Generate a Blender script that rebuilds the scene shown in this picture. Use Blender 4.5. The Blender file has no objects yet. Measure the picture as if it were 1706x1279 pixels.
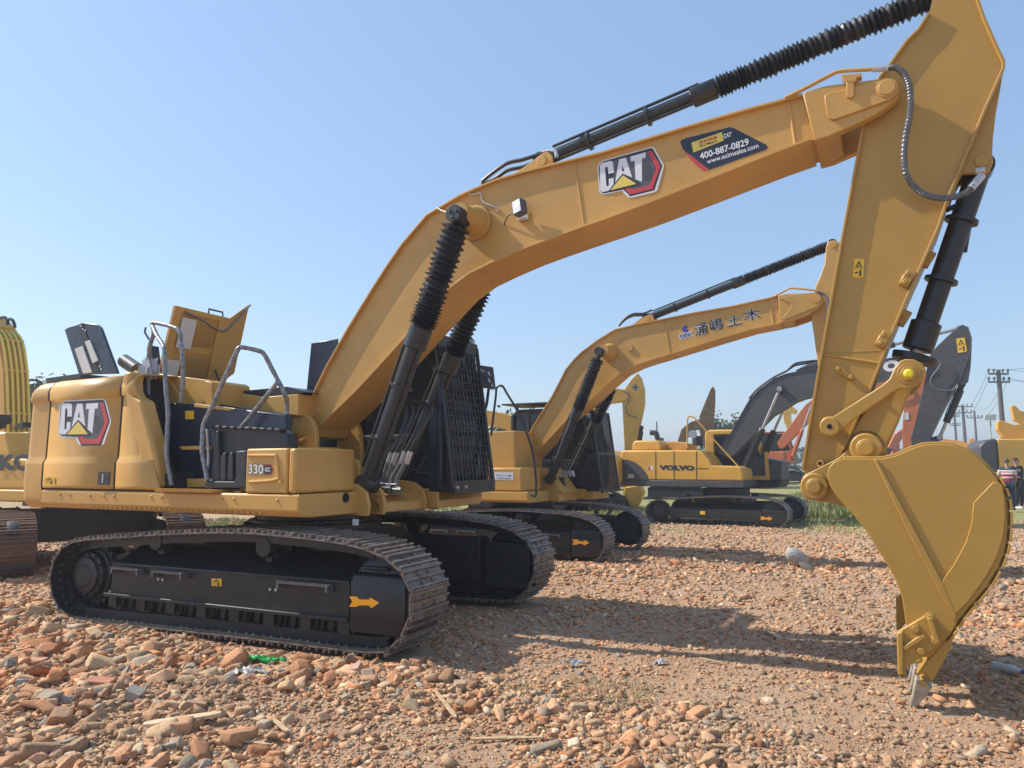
import bpy, bmesh, math, random
import numpy as np
from mathutils import Vector, Matrix
from math import sin, cos, pi, radians
random.seed(7); RNG = np.random.default_rng(11)
scene = bpy.context.scene
COL = scene.collection
# ---------------------------------------------------------------- camera
CAM = (5.7304, -6.7834, 1.608); YAW, PITCH, ROLL, FPX = .4374, .112, -.0031, 1203.
def _axes():
    F = Vector((-sin(YAW), cos(YAW), 0)); r = Vector((cos(YAW), sin(YAW), 0)); u = Vector((0, 0, 1))
    f2 = F*cos(PITCH)+u*sin(PITCH); u2 = u*cos(PITCH)-F*sin(PITCH)
    return r*cos(ROLL)+u2*sin(ROLL), u2*cos(ROLL)-r*sin(ROLL), f2
AR, AU, AF = _axes()
cd = bpy.data.cameras.new('camera'); cam = bpy.data.objects.new('camera', cd); COL.objects.link(cam)
cam.matrix_world = Matrix(((AR.x, AU.x, -AF.x, CAM[0]), (AR.y, AU.y, -AF.y, CAM[1]), (AR.z, AU.z, -AF.z, CAM[2]), (0, 0, 0, 1)))
cd.sensor_width = 36; cd.lens = FPX/1706*36; cd.clip_start = .05; cd.clip_end = 5000
scene.camera = cam
# measuring from the photograph: a pixel ray met with a real plane of a machine gives a size in metres
def ray(px, py):
    return AR*((px-853)/FPX)+AU*((639.5-py)/FPX)+AF
class Frame:
    def __init__(s, x=0, y=0, z=0, yaw=0, sc=1.):
        s.o = Vector((x, y, z)); s.yaw = yaw; s.sc = sc
        s.ex = Vector((cos(yaw), sin(yaw), 0)); s.ey = Vector((-sin(yaw), cos(yaw), 0))
    def loc(s, P):
        d = P-s.o; return Vector((d.dot(s.ex)/s.sc, d.dot(s.ey)/s.sc, d.z/s.sc))
    def y(s, px, py, Y):
        d = ray(px, py); C = Vector(CAM)-s.o; t = (Y*s.sc-C.dot(s.ey))/d.dot(s.ey); return s.loc(Vector(CAM)+d*t)
    def x(s, px, py, X):
        d = ray(px, py); C = Vector(CAM)-s.o; t = (X*s.sc-C.dot(s.ex))/d.dot(s.ex); return s.loc(Vector(CAM)+d*t)
    def z(s, px, py, Z):
        d = ray(px, py); t = (Z*s.sc+s.o.z-CAM[2])/d.z; return s.loc(Vector(CAM)+d*t)
    def P(s, pts, Y):
        return [(v.x, v.z) for v in (s.y(a, b, Y) for a, b in pts)]
def Z(ox, oy, k, pts): return [(ox+a*k, oy+b*k) for a, b in pts]
# ---------------------------------------------------------------- mesh helpers
class MB:
    def __init__(s): s.v = []; s.f = []
    def add(s, vs, fs):
        n = len(s.v); s.v += [tuple(v) for v in vs]; s.f += [tuple(n+i for i in f) for f in fs]; return s
    def prism(s, poly, y0, y1):
        n = len(poly)
        vs = [(x, y0, z) for x, z in poly]+[(x, y1, z) for x, z in poly]
        fs = [tuple(range(n)), tuple(range(2*n-1, n-1, -1))]+[(i, i+n, (i+1) % n+n, (i+1) % n) for i in range(n)]
        return s.add(vs, fs)
    def prismx(s, poly, x0, x1):       # outline in (y,z)
        n = len(poly)
        vs = [(x0, y, z) for y, z in poly]+[(x1, y, z) for y, z in poly]
        fs = [tuple(range(n)), tuple(range(2*n-1, n-1, -1))]+[(i, i+n, (i+1) % n+n, (i+1) % n) for i in range(n)]
        return s.add(vs, fs)
    def box(s, x0, x1, y0, y1, z0, z1):
        return s.prism([(x0, z0), (x1, z0), (x1, z1), (x0, z1)], y0, y1)
    def obox(s, c, ax, ay, az):        # centre and three half-axis vectors
        c = Vector(c); ax = Vector(ax); ay = Vector(ay); az = Vector(az)
        vs = [c+ax*i+ay*j+az*k for k in (-1, 1) for j in (-1, 1) for i in (-1, 1)]
        return s.add(vs, [(0, 1, 3, 2), (4, 6, 7, 5), (0, 4, 5, 1), (2, 3, 7, 6), (0, 2, 6, 4), (1, 5, 7, 3)])
    def beam(s, a, b, w, h, up=(0, 0, 1)):
        a = Vector(a); b = Vector(b); d = b-a; L = d.length; d = d.normalized(); u = Vector(up)
        if abs(d.dot(u)) > .99: u = Vector((1, 0, 0))
        sd = d.cross(u).normalized(); u = sd.cross(d)
        return s.obox((a+b)/2, d*L/2, sd*w/2, u*h/2)
    def ribbon(s, path, y0, y1, t, closed=False):
        n = len(path); off = []
        for i in range(n):
            a = Vector(path[(i-1) % n] if (closed or i > 0) else path[i]); b = Vector(path[(i+1) % n] if (closed or i < n-1) else path[i])
            d = (b-a).normalized(); off.append(Vector((-d.y, d.x))*t/2)
        vs = []
        for (x, z), o in zip(path, off):
            vs += [(x+o.x, y0, z+o.y), (x-o.x, y0, z-o.y), (x-o.x, y1, z-o.y), (x+o.x, y1, z+o.y)]
        fs = []
        for i in range(n if closed else n-1):
            a = 4*i; b = 4*((i+1) % n)
            fs += [(a+k, a+(k+1) % 4, b+(k+1) % 4, b+k) for k in range(4)]
        if not closed: fs += [(3, 2, 1, 0), (4*n-4, 4*n-3, 4*n-2, 4*n-1)]
        return s.add(vs, fs)
    def lathe(s, a, b, prof, n=24, cap=True):   # prof: (distance along, radius)
        a = Vector(a); b = Vector(b); d = (b-a).normalized()
        u = Vector((0, 0, 1)) if abs(d.z) < .9 else Vector((1, 0, 0)); e1 = d.cross(u).normalized(); e2 = d.cross(e1)
        vs = []
        for t, r in prof:
            for k in range(n):
                th = 2*pi*k/n; vs.append(a+d*t+(e1*cos(th)+e2*sin(th))*r)
        fs = []
        for i in range(len(prof)-1):
            for k in range(n): fs.append((i*n+k, i*n+(k+1) % n, (i+1)*n+(k+1) % n, (i+1)*n+k))
        if cap: fs += [tuple(range(n-1, -1, -1)), tuple((len(prof)-1)*n+k for k in range(n))]
        return s.add(vs, fs)
    def cyl(s, a, b, r, n=24, r2=None):
        L = (Vector(b)-Vector(a)).length
        return s.lathe(a, b, [(0, r), (L, r if r2 is None else r2)], n)
    def tube(s, pts, r, n=10, smooth=True, sub=6, cap=True):
        pts = [Vector(p) for p in pts]
        if smooth and len(pts) > 2: pts = crspline(pts, sub)
        vs = []; prev = None
        for i, p in enumerate(pts):
            d = (pts[min(i+1, len(pts)-1)]-pts[max(i-1, 0)]).normalized()
            if prev is None:
                u = Vector((0, 0, 1)) if abs(d.z) < .9 else Vector((1, 0, 0)); e1 = d.cross(u).normalized()
            else: e1 = (prev-d*prev.dot(d)).normalized()
            prev = e1; e2 = d.cross(e1); rr = r(i/(len(pts)-1)) if callable(r) else r
            vs += [p+(e1*cos(2*pi*k/n)+e2*sin(2*pi*k/n))*rr for k in range(n)]
        m = len(pts); fs = []
        for i in range(m-1):
            for k in range(n): fs.append((i*n+k, i*n+(k+1) % n, (i+1)*n+(k+1) % n, (i+1)*n+k))
        if cap: fs += [tuple(range(n-1, -1, -1)), tuple((m-1)*n+k for k in range(n))]
        return s.add(vs, fs)
    def grid(s, rows):
        n = len(rows[0]); base = [p for r in rows for p in r]; fs = []
        for i in range(len(rows)-1):
            for j in range(n-1): fs.append((i*n+j, i*n+j+1, (i+1)*n+j+1, (i+1)*n+j))
        return s.add(base, fs)
    def build(s, name, mat, parent=None, rz=0., bevel=0., smooth=35, solid=0., seg=2, ysplit=False, isplit=False):
        if isplit:      # every loose piece its own object
            pa = list(range(len(s.v)))
            def fd(i):
                while pa[i] != i: pa[i] = pa[pa[i]]; i = pa[i]
                return i
            for f in s.f:
                for i in f[1:]: pa[fd(i)] = fd(f[0])
            gr_ = {}
            for f in s.f: gr_.setdefault(fd(f[0]), []).append(f)
            for F in gr_.values():
                ids = sorted({i for f in F for i in f}); mp = {j: k for k, j in enumerate(ids)}; m2 = MB(); m2.v = [s.v[i] for i in ids]; m2.f = [tuple(mp[i] for i in f) for f in F]; o_ = m2.build(name, mat, parent, rz, bevel, smooth, solid, seg)
            return o_
        if ysplit:      # a left and a right piece, each its own object
            out = []
            for sg in (-1, 1):
                F = [f for f in s.f if sg*sum(s.v[i][1] for i in f)/len(f) > 0]
                if not F: continue
                ids = sorted({i for f in F for i in f}); mp = {j: k for k, j in enumerate(ids)}; m2 = MB()
                m2.v = [s.v[i] for i in ids]; m2.f = [tuple(mp[i] for i in f) for f in F]; out.append(m2.build(name, mat, parent, rz, bevel, smooth, solid, seg))
            return out[0]
        me = bpy.data.meshes.new(name); me.from_pydata(s.v, [], s.f); me.validate()
        bm = bmesh.new(); bm.from_mesh(me); bmesh.ops.recalc_face_normals(bm, faces=bm.faces); bm.to_mesh(me); bm.free()
        me.materials.append(mat)
        if smooth: me.shade_smooth(); me.set_sharp_from_angle(angle=radians(smooth))
        o = bpy.data.objects.new(name, me); COL.objects.link(o); o.rotation_euler.z = rz
        if parent is not None: o.parent = parent
        if solid:
            m = o.modifiers.new('solid', 'SOLIDIFY'); m.thickness = solid; m.offset = 0
        if bevel:
            m = o.modifiers.new('bevel', 'BEVEL'); m.width = bevel; m.segments = seg; m.limit_method = 'ANGLE'; m.angle_limit = radians(40)
            m.harden_normals = False
        return o
def crspline(pts, sub, closed=False):
    out = []; n = len(pts); V = [Vector(p) for p in pts]
    for i in range(n if closed else n-1):
        if closed: p0, p1, p2, p3 = V[(i-1) % n], V[i], V[(i+1) % n], V[(i+2) % n]
        else: p0, p1, p2, p3 = V[max(i-1, 0)], V[i], V[i+1], V[min(i+2, n-1)]
        for k in range(sub):
            t = k/sub
            out.append(.5*((2*p1)+(p2-p0)*t+(2*p0-5*p1+4*p2-p3)*t*t+(3*p1-p0-3*p2+p3)*t**3))
    if not closed: out.append(V[-1])
    return out
def sm2(pts, sub=4, closed=False): return [(p.x, p.y) for p in crspline([Vector(p) for p in pts], sub, closed)]
def tag(o, label=None, cat=None, group=None, kind=None):
    if label: o['label'] = label
    if cat: o['category'] = cat
    if group: o['group'] = group
    if kind: o['kind'] = kind
    return o
def empty(name, fr, label, cat, group=None):
    o = bpy.data.objects.new(name, None); COL.objects.link(o); o.empty_display_size = .3
    o.location = fr.o; o.rotation_euler.z = fr.yaw; o.scale = (fr.sc,)*3
    return tag(o, label, cat, group)
# ---------------------------------------------------------------- materials
def newmat(name):
    m = bpy.data.materials.new(name); m.use_nodes = True; nt = m.node_tree
    return m, nt, nt.nodes['Principled BSDF']
def noise(nt, scale, detail=4, rough=.6, coord='Object'):
    tc = nt.nodes.new('ShaderNodeTexCoord'); n = nt.nodes.new('ShaderNodeTexNoise'); n.inputs['Scale'].default_value = scale
    n.inputs['Detail'].default_value = detail; n.inputs['Roughness'].default_value = rough
    nt.links.new(tc.outputs[coord], n.inputs['Vector']); return n.outputs['Fac']
def ramp(nt, fac, stops):
    r = nt.nodes.new('ShaderNodeValToRGB'); nt.links.new(fac, r.inputs['Fac'])
    el = r.color_ramp.elements
    while len(el) < len(stops): el.new(.5)
    for e, (p, c) in zip(el, stops): e.position = p; e.color = (*c, 1)
    return r.outputs['Color']
def bump(nt, b, fac, strength, dist):
    n = nt.nodes.new('ShaderNodeBump'); n.inputs['Strength'].default_value = strength; n.inputs['Distance'].default_value = dist
    nt.links.new(fac, n.inputs['Height']); nt.links.new(n.outputs['Normal'], b.inputs['Normal'])
def mat(name, c, rough=.5, metal=0., var=.12, scale=6., bmp=0., bscale=60., dust=0., dustc=(.34, .25, .17), spec=.5, coat=0.):
    m, nt, b = newmat(name)
    f = noise(nt, scale)
    lo = tuple(max(0, x*(1-var)) for x in c); hi = tuple(min(1, x*(1+var)) for x in c)
    col = ramp(nt, f, [(.3, lo), (.7, hi)])
    if dust:
        f2 = noise(nt, scale*2.7, 6, .72)
        r2 = nt.nodes.new('ShaderNodeValToRGB'); r2.color_ramp.elements[0].position = .48; r2.color_ramp.elements[1].position = .72
        r2.color_ramp.elements[1].color = (dust, dust, dust, 1); r2.color_ramp.elements[0].color = (dust*.15,)*3+(1,)
        nt.links.new(f2, r2.inputs['Fac'])
        mx = nt.nodes.new('ShaderNodeMix'); mx.data_type = 'RGBA'; nt.links.new(r2.outputs['Color'], mx.inputs['Factor'])
        nt.links.new(col, mx.inputs['A']); mx.inputs['B'].default_value = (*dustc, 1); col = mx.outputs['Result']
    nt.links.new(col, b.inputs['Base Color'])
    fr = noise(nt, scale*5, 3); mr = nt.nodes.new('ShaderNodeMapRange'); nt.links.new(fr, mr.inputs['Value'])
    mr.inputs['To Min'].default_value = max(.05, rough-.12); mr.inputs['To Max'].default_value = min(1, rough+.15)
    nt.links.new(mr.outputs['Result'], b.inputs['Roughness'])
    b.inputs['Metallic'].default_value = metal; b.inputs['Specular IOR Level'].default_value = spec
    b.inputs['Coat Weight'].default_value = coat
    if bmp: bump(nt, b, noise(nt, bscale, 3), bmp, .01)
    return m
M = {}
M['yellow'] = mat('mustard paint', (.57, .318, .072), .40, var=.12, scale=1.5, bmp=.06, bscale=25, dust=.15, dustc=(.55, .39, .20))
M['yellow_g'] = mat('golden paint', (.45, .258, .046), .42, var=.06, scale=2., bmp=.08, bscale=30, dust=.15, dustc=(.42, .30, .15))
M['yellow_v'] = mat('warm yellow paint', (.66, .36, .05), .4, var=.08, scale=2, dust=.2)
M['yellow_b'] = mat('bright yellow paint', (.68, .37, .04), .45, var=.12, scale=2, dust=.35)
M['amber'] = mat('amber paint', (.62, .29, .03), .5, var=.15, scale=2, dust=.4)
M['orange'] = mat('orange paint', (.55, .13, .03), .5, var=.12, scale=2, dust=.3)
M['graph'] = mat('graphite paint', (.055, .06, .068), .45, var=.12, scale=2, dust=.18)
M['black'] = mat('black paint', (.021, .024, .028), .33, var=.25, scale=4, bmp=.05, bscale=20, dust=.10, dustc=(.10, .085, .07))
M['frame'] = mat('black frame paint', (.015, .015, .0165), .42, var=.25, scale=3, bmp=.06, bscale=18, dust=.3, dustc=(.10, .09, .08))
M['plastic'] = mat('dark moulded plastic', (.022, .025, .032), .5, var=.15, scale=4, bmp=.12, bscale=160, dust=.2, dustc=(.09, .08, .075))
M['bluefilm'] = mat('dark blue panel under film', (.017, .026, .052), .3, var=.3, scale=3, bmp=.5, bscale=5, dust=.1, dustc=(.08, .09, .12))
M['rubber'] = mat('black rubber', (.020, .021, .025), .40, var=.3, scale=12, bmp=.25, bscale=30, dust=.25, dustc=(.06, .06, .065))
M['wrap'] = mat('rail under clear film', (.24, .24, .25), .3, metal=.3, var=.5, scale=22, bmp=.6, bscale=50)
M['film'] = mat('crumpled clear film', (.45, .46, .48), .25, var=.2, scale=20, bmp=1., bscale=30)
M['shoe'] = mat('rusty track steel', (.17, .145, .13), .48, metal=.3, var=.6, scale=9, bmp=.4, bscale=45, dust=.8, dustc=(.40, .31, .25))
M['rust'] = mat('rusted arm', (.20, .11, .05), .7, var=.5, scale=3, dust=.4)
M['shoe_d'] = mat('dark track steel', (.03, .026, .024), .6, metal=.2, var=.4, scale=9, bmp=.3, bscale=45, dust=.35, dustc=(.13, .09, .065))
M['shoe_r'] = mat('brown track steel', (.12, .075, .05), .65, metal=.2, var=.4, scale=9, dust=.6, dustc=(.27, .17, .11))
M['steel'] = mat('bare steel', (.42, .42, .43), .35, metal=.8, var=.2, scale=14, bmp=.2)
M['zinc'] = mat('zinc plated fittings', (.55, .55, .56), .35, metal=.5, var=.2, scale=20)
M['tooth'] = mat('cast tooth steel', (.42, .38, .30), .5, metal=.15, var=.3, scale=20, bmp=.4, dust=.3)
M['glass'] = mat('dark cab glass', (.012, .016, .02), .08, var=.1)
M['white'] = mat('white print', (.75, .76, .78), .4, var=.03)
M['ink'] = mat('dark print', (.028, .028, .036), .4, var=.05)
M['inkg'] = mat('grey print', (.10, .10, .115), .4, var=.05)
M['red'] = mat('red print', (.55, .055, .06), .4, var=.05)
M['ylab'] = mat('yellow label', (.85, .52, .02), .4, var=.03)
M['ylab2'] = mat('pale yellow print', (.80, .62, .12), .4, var=.03)
M['blue'] = mat('blue print', (.03, .06, .35), .4, var=.05)
M['navy'] = mat('navy print', (.02, .03, .05), .35, var=.05)
M['arrow'] = mat('amber print', (.85, .36, .01), .4, var=.03)
M['dot'] = mat('yellow grease cap', (.85, .70, .02), .35, var=.02)
M['hole'] = mat('dark recess', (.008, .007, .007), .8, var=.1)
M['spring'] = mat('grey hose guard', (.16, .165, .175), .4, metal=.4, var=.2, scale=30)
M['paper'] = mat('pale label paper', (.62, .62, .60), .6, var=.04)
M['wood'] = mat('weathered pole', (.11, .095, .085), .8, var=.2, scale=5)
M['conc'] = mat('concrete pole', (.42, .40, .37), .8, var=.1, scale=4)
M['timber'] = mat('split timber', (.52, .36, .20), .75, var=.25, scale=30, bmp=.5, bscale=80)
M['panelw'] = mat('pale panel', (.6, .6, .58), .4)
# ---------------------------------------------------------------- shared excavator pieces
def resample(path, n):
    P = [Vector(p) for p in path]; P.append(P[0]); L = [0]
    for a, b in zip(P, P[1:]): L.append(L[-1]+(b-a).length)
    out = []; j = 0
    for i in range(n):
        t = L[-1]*i/n
        while L[j+1] < t: j += 1
        out.append(P[j].lerp(P[j+1], (t-L[j])/(L[j+1]-L[j])))
    return out, L[-1]
TRACK_OUT = [(-2.346, .397), (-2.27, .64), (-1.99, .83), (-1.2, .915), (-.33, .985), (.46, 1.02), (1.2, 1.0), (1.75, .96), (2.12, .87), (2.34, .71), (2.42, .5), (2.36, .25), (2.19, .06), (1.95, 0), (.6, -.012), (-.7, -.03), (-1.75, -.05), (-2.06, .0), (-2.27, .18)]
def crawler(root, yc, w=.6, out=TRACK_OUT, n=49, m=None, side=-1, rollers=True, fine=True):
    m = m or M['shoe']
    path = sm2(out, 8, True); pts, L = resample(path, n); mb = MB(); lk_ = MB(); hw = w/2; g = .034
    for i in range(n):
        a = pts[i]; b = pts[(i+1) % n]; d = (b-a).normalized(); nrm = Vector((d.y, -d.x)); c = (a+b)/2; pl = (b-a).length
        cen = Vector((0, 0)); 
        if nrm.dot(c-Vector((0, .45))) < 0: nrm = -nrm
        D = Vector((d.x, 0, d.y)); N = Vector((nrm.x, 0, nrm.y)); Cc = Vector((c.x, yc, c.y))-N*g
        mb.obox(Cc-N*.006, D*pl*.485, (0, hw, 0), N*.006)
        for q, hh in ((-.36, 1.), (0., .85), (.36, .85)):
            mb.obox(Cc+D*pl*q+N*g*hh/2, D*.0095, (0, hw*.985, 0), N*(g*hh/2))
        if fine:
            mb.obox(Cc-D*pl*.45+N*.004, D*.015, (0, hw, 0), N*.01)
            for s in (-1, 1):
                lk_.obox(Cc-N*.06+D*.02+Vector((0, s*.12, 0)), D*pl*.5, (0, .03, 0), N*.045)
                for q in (-.2, .2):
                    mb.obox(Cc+N*.006+D*pl*q+Vector((0, s*.085, 0)), D*.014, (0, .014, 0), N*.01)
                    mb.obox(Cc-N*.024+D*pl*q+Vector((0, s*(hw-.10), 0)), D*.009, (0, .009, 0), N*.006)
            lk_.obox(Cc-N*.016, D*pl*.5, (0, hw*.965, 0), N*.004)  # near-black sheet paints shade onto the shoe's inner face, leaving a pale rim
            lk_.cyl(Cc-N*.06+D*pl*.45+Vector((0, -.12, 0)), Cc-N*.06+D*pl*.45+Vector((0, .12, 0)), .026, 8)
    tr = mb.build('crawler_track', m, root, smooth=0)
    if fine: lk_.build('link_chain_shade_lining', M['frame'], tr, smooth=0)
    if not rollers: return tr
    k = M['frame']
    xs = max(p[0] for p in out); xr = min(p[0] for p in out); ro = side*.02+yc
    sp = MB(); cx, cz = xr+.43, .43; teeth = []
    for i in range(42):
        th = 2*pi*i/42; r = .36 if i % 2 else .30; teeth.append((cx+r*cos(th), cz+r*sin(th)))
    sp.prism(teeth, yc-.04, yc+.04); s = side
    sp.lathe((cx, yc-s*.2, cz), (cx, yc+s*.27, cz), [(0, .28), (.26, .28), (.27, .25), (.32, .24), (.33, .20), (.36, .19), (.37, .12), (.38, .11)], 28)
    for i in range(12):
        th = 2*pi*i/12; sp.cyl((cx+.222*cos(th), yc+s*.10, cz+.222*sin(th)), (cx+.222*cos(th), yc+s*.145, cz+.222*sin(th)), .014, 6)
    sp.build('drive_sprocket', k, tr, smooth=30)
    idl = MB(); ix = xs-.44
    idl.lathe((ix, yc-.12, .48), (ix, yc+.12, .48), [(0, .30), (.04, .36), (.08, .37), (.16, .37), (.2, .36), (.24, .30)], 32)
    idl.build('front_idler', k, tr)
    for i in range(8):
        r_ = MB(); x = xr+.95+i*(xs-xr-1.75)/7
        r_.lathe((x, yc-.17, .20), (x, yc+.17, .20), [(0, .05), (.02, .055), (.03, .10), (.08, .10), (.09, .085), (.25, .085), (.26, .10), (.31, .10), (.32, .055), (.34, .05)], 18)
        r_.box(x-.06, x+.06, yc+s*.185-.015, yc+s*.185+.015, .14, .30)
        r_.build('track_roller', k, tr)
    for x in (-.85, .62):
        r_ = MB(); r_.lathe((x, yc-.16, .84), (x, yc+.20*1, .84), [(0, .09), (.05, .105), (.07, .08), (.27, .08), (.29, .105), (.36, .06)], 18)
        r_.box(x-.04, x+.04, yc-.08, yc+.02, .7, .8); r_.build('carrier_roller', k, tr)
    return tr
def chevron_arrow(fr, pts, Y): return fr.P(pts, Y)
def flat(name, fr_pts, y, m, parent, rz=0., th=.0025, **k):
    """a printed shape stuck on a plate: outline in x,z standing proud of plane y"""
    return MB().prism(fr_pts, y, y+th).build(name, m, parent, rz, smooth=0, **k)
TXT = {}
def text_polys(s, bold=.0):
    c = bpy.data.curves.new('lettering', 'FONT'); c.body = s; c.offset = bold; c.resolution_u = 3
    o = bpy.data.objects.new('lettering', c); COL.objects.link(o)
    dg = bpy.context.evaluated_depsgraph_get(); me = bpy.data.meshes.new_from_object(o.evaluated_get(dg))
    V = [(v.co.x, v.co.y) for v in me.vertices]; F = [tuple(p.vertices) for p in me.polygons]
    bpy.data.objects.remove(o); bpy.data.curves.remove(c); bpy.data.meshes.remove(me)
    return V, F
def lettering(name, s, fr, bl, br, tl, Y, m, parent, rz=0., bold=0., slant=0.):
    """text fitted to the parallelogram bottom-left, bottom-right, top-left (photo measurements on plane Y)"""
    V, F = text_polys(s, bold)
    if not V: return None
    x0 = min(v[0] for v in V); x1 = max(v[0] for v in V); y0 = min(v[1] for v in V); y1 = max(v[1] for v in V)
    A, B, C = (Vector(fr.P([p], Y)[0]) for p in (bl, br, tl))
    vs = []
    for x, y in V:
        u = (x-x0)/(x1-x0); w = (y-y0)/(y1-y0); q = A+(B-A)*(u+slant*w)+(C-A)*w; vs.append((q.x, Y, q.y))
    mb = MB(); mb.add(vs, F); return mb.build(name, m, parent, rz, smooth=0)
def bellows_profile(L, r, pitch, rnd, t0=0., squeeze=0.):
    prof = [(t0, r*.8)]; t = t0; 
    while t < L-pitch*.5:
        u = (t-t0)/max(L-t0, .01)
        p = pitch*(1-squeeze*max(0, 1-u*3.3))*rnd.uniform(.72, 1.28)
        prof += [(t+p*.5, r*rnd.uniform(.90, 1.06)), (t+p, r*rnd.uniform(.66, .76))]; t += p
    return prof
def ram(root, rz, a, b, tc, t2, r, rc, rb, seed, name='boom_cylinder', mt=None, boot=True, pitch=.052, sq=.55, rod=.05, pipes=True):
    """hydraulic cylinder from base pin a to rod pin b; tc fraction where the gland collar ends, t2 where the boot ends"""
    mt = mt or M['black']; rnd = random.Random(seed)
    a = Vector(a); b = Vector(b); L = (b-a).length; d = (b-a)/L; c0 = tc*L-.24; c1 = tc*L
    mb = MB(); mb.lathe(a, b, [(0, r*.9), (.10, r*1.02), (.14, r), (c0, r), (c0+.015, rc), (c1-.01, rc), (c1, rc*.93)], 28)
    y = Vector((0, 1, 0)); mb.cyl(a-y*r*1.05, a+y*r*1.05, r*1.15, 20)
    sd = d.cross(y).normalized()
    o = d*.16
    if pipes: mb.tube([a+o+sd*r*1.25-y*.04, a+d*(c0-.02)+sd*r*1.25-y*.04, a+d*(c0+.1)+sd*rc*.9-y*.04], .016, 8, smooth=False)
    if pipes: mb.tube([a+o-sd*r*1.2-y*.05, a+d*(c0-.02)-sd*r*1.2-y*.05, a+d*(c0+.08)-sd*rc*.9-y*.05], .013, 8, smooth=False)
    for q in (.33, .72): mb.lathe(a+d*(c0*q), b, [(0, r*1.06), (0.0, r*1.42), (.028, r*1.42), (.028, r*1.02)], 20, cap=False)
    P = mb.build(name, mt, root, rz)
    bt = MB(); r2 = MB()
    if boot:
        bt.lathe(a+d*c1, b, bellows_profile((t2-tc)*L, rb, pitch, rnd, .01, sq), 30)
        bt.build('bellows', M['rubber'], P, smooth=25)
    r2.cyl(a+d*(c1-.05), b, rod, 18); r2.cyl(b-y*.07, b+y*.07, rod*1.7, 20)
    r2.build('piston_rod', M['steel'] if not boot else mt, P)
    return P
def pin_boss(mb, x, z, y0, y1, r, n=26):
    mb.cyl((x, y0, z), (x, y1, z), r, n)
def cat_logo(root, rz, fr, tf, Y, scale_label=''):
    """trademark badge: tf maps badge coordinates (as measured on the side panel) to photo points"""
    def pl(pts): return fr.P([tf(p) for p in pts], Y)
    e = .0012
    def f(name, pts, m, i, par, closed=True):
        Yi = Y-.001-e*i; poly = fr.P([tf(p) for p in pts], Yi)
        return MB().prism(poly, Yi, Yi+e*.9).build(name, m, par, rz if par is root else 0, smooth=0)
    bd = f('badge', [(405, 1000), (420, 690), (440, 650), (475, 622), (930, 596), (965, 610), (1030, 858), (1026, 890), (935, 1165), (900, 1176), (690, 1178), (660, 1160), (610, 1062), (455, 1058), (420, 1040)], M['white'], 0, root)
    f('badge_border', [(414, 995), (430, 695), (450, 655), (480, 633), (925, 608), (950, 620), (1015, 862), (910, 1150), (680, 1155), (630, 1048), (455, 1040), (425, 1025)], M['ink'], 1, bd)
    f('badge_field', [(560, 655), (905, 645), (905, 690), (948, 880), (868, 1072), (715, 1072), (700, 1040), (560, 1020)], M['inkg'], 2, bd)
    mb = MB()
    for p in ([(897, 642), (938, 640), (1000, 862), (955, 880)], [(955, 880), (1000, 862), (895, 1130), (868, 1072)], [(868, 1072), (895, 1130), (682, 1134), (712, 1072)], [(712, 1072), (682, 1134), (640, 1042), (695, 1042)]):
        Yi = Y-.001-e*3; mb.prism(fr.P([tf(q) for q in p], Yi), Yi, Yi+e*.8)
    mb.build('badge_band', M['red'], bd, 0, smooth=0)
    mb = MB(); Yi = Y-.001-e*4
    for row in range(6):
        for c in range(5):
            cx = 838+c*26+(row % 2)*13; cy = 810+row*36
            if cx > 925-abs(row-2)*14: continue
            mb.prism(fr.P([tf((cx+8*cos(k*pi/3), cy+11*sin(k*pi/3))) for k in range(6)], Yi), Yi, Yi+e*.8)
    mb.build('badge_dots', M['ink'], bd, 0, smooth=0)
    mb = MB()
    C = [(443, 690), (452, 664), (470, 652), (545, 650), (562, 660), (568, 680), (566, 808), (512, 808), (514, 725), (508, 712), (494, 712), (488, 725), (478, 948), (483, 960), (494, 960), (502, 948), (508, 872), (554, 872), (546, 955), (490, 1020), (445, 1020), (425, 1012), (416, 990)]
    A = [(628, 655), (692, 655), (725, 925), (645, 848), (645, 815), (664, 815), (652, 735), (638, 815), (645, 815), (645, 848), (560, 945)]
    T = [(735, 655), (880, 645), (872, 712), (838, 715), (808, 1008), (752, 955), (768, 718), (733, 720)]
    A1 = [(628, 655), (652, 655), (651, 740), (636, 818), (645, 818), (645, 848), (560, 945)]; A2 = [(652, 655), (692, 655), (725, 925), (645, 848), (645, 818), (664, 818), (651, 740)]
    for p in (C, A1, A2, T): mb.prism(fr.P([tf(q) for q in p], Yi), Yi, Yi+e*.8)
    mb.build('badge_letters', M['white'], bd, 0, smooth=0)
    f('badge_shadow', [(642, 845), (790, 1018), (770, 1030), (480, 1032)], M['ink'], 5, bd)
    f('badge_triangle', [(642, 868), (755, 1016), (507, 1020)], M['ylab2'], 6, bd)
    return bd
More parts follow.
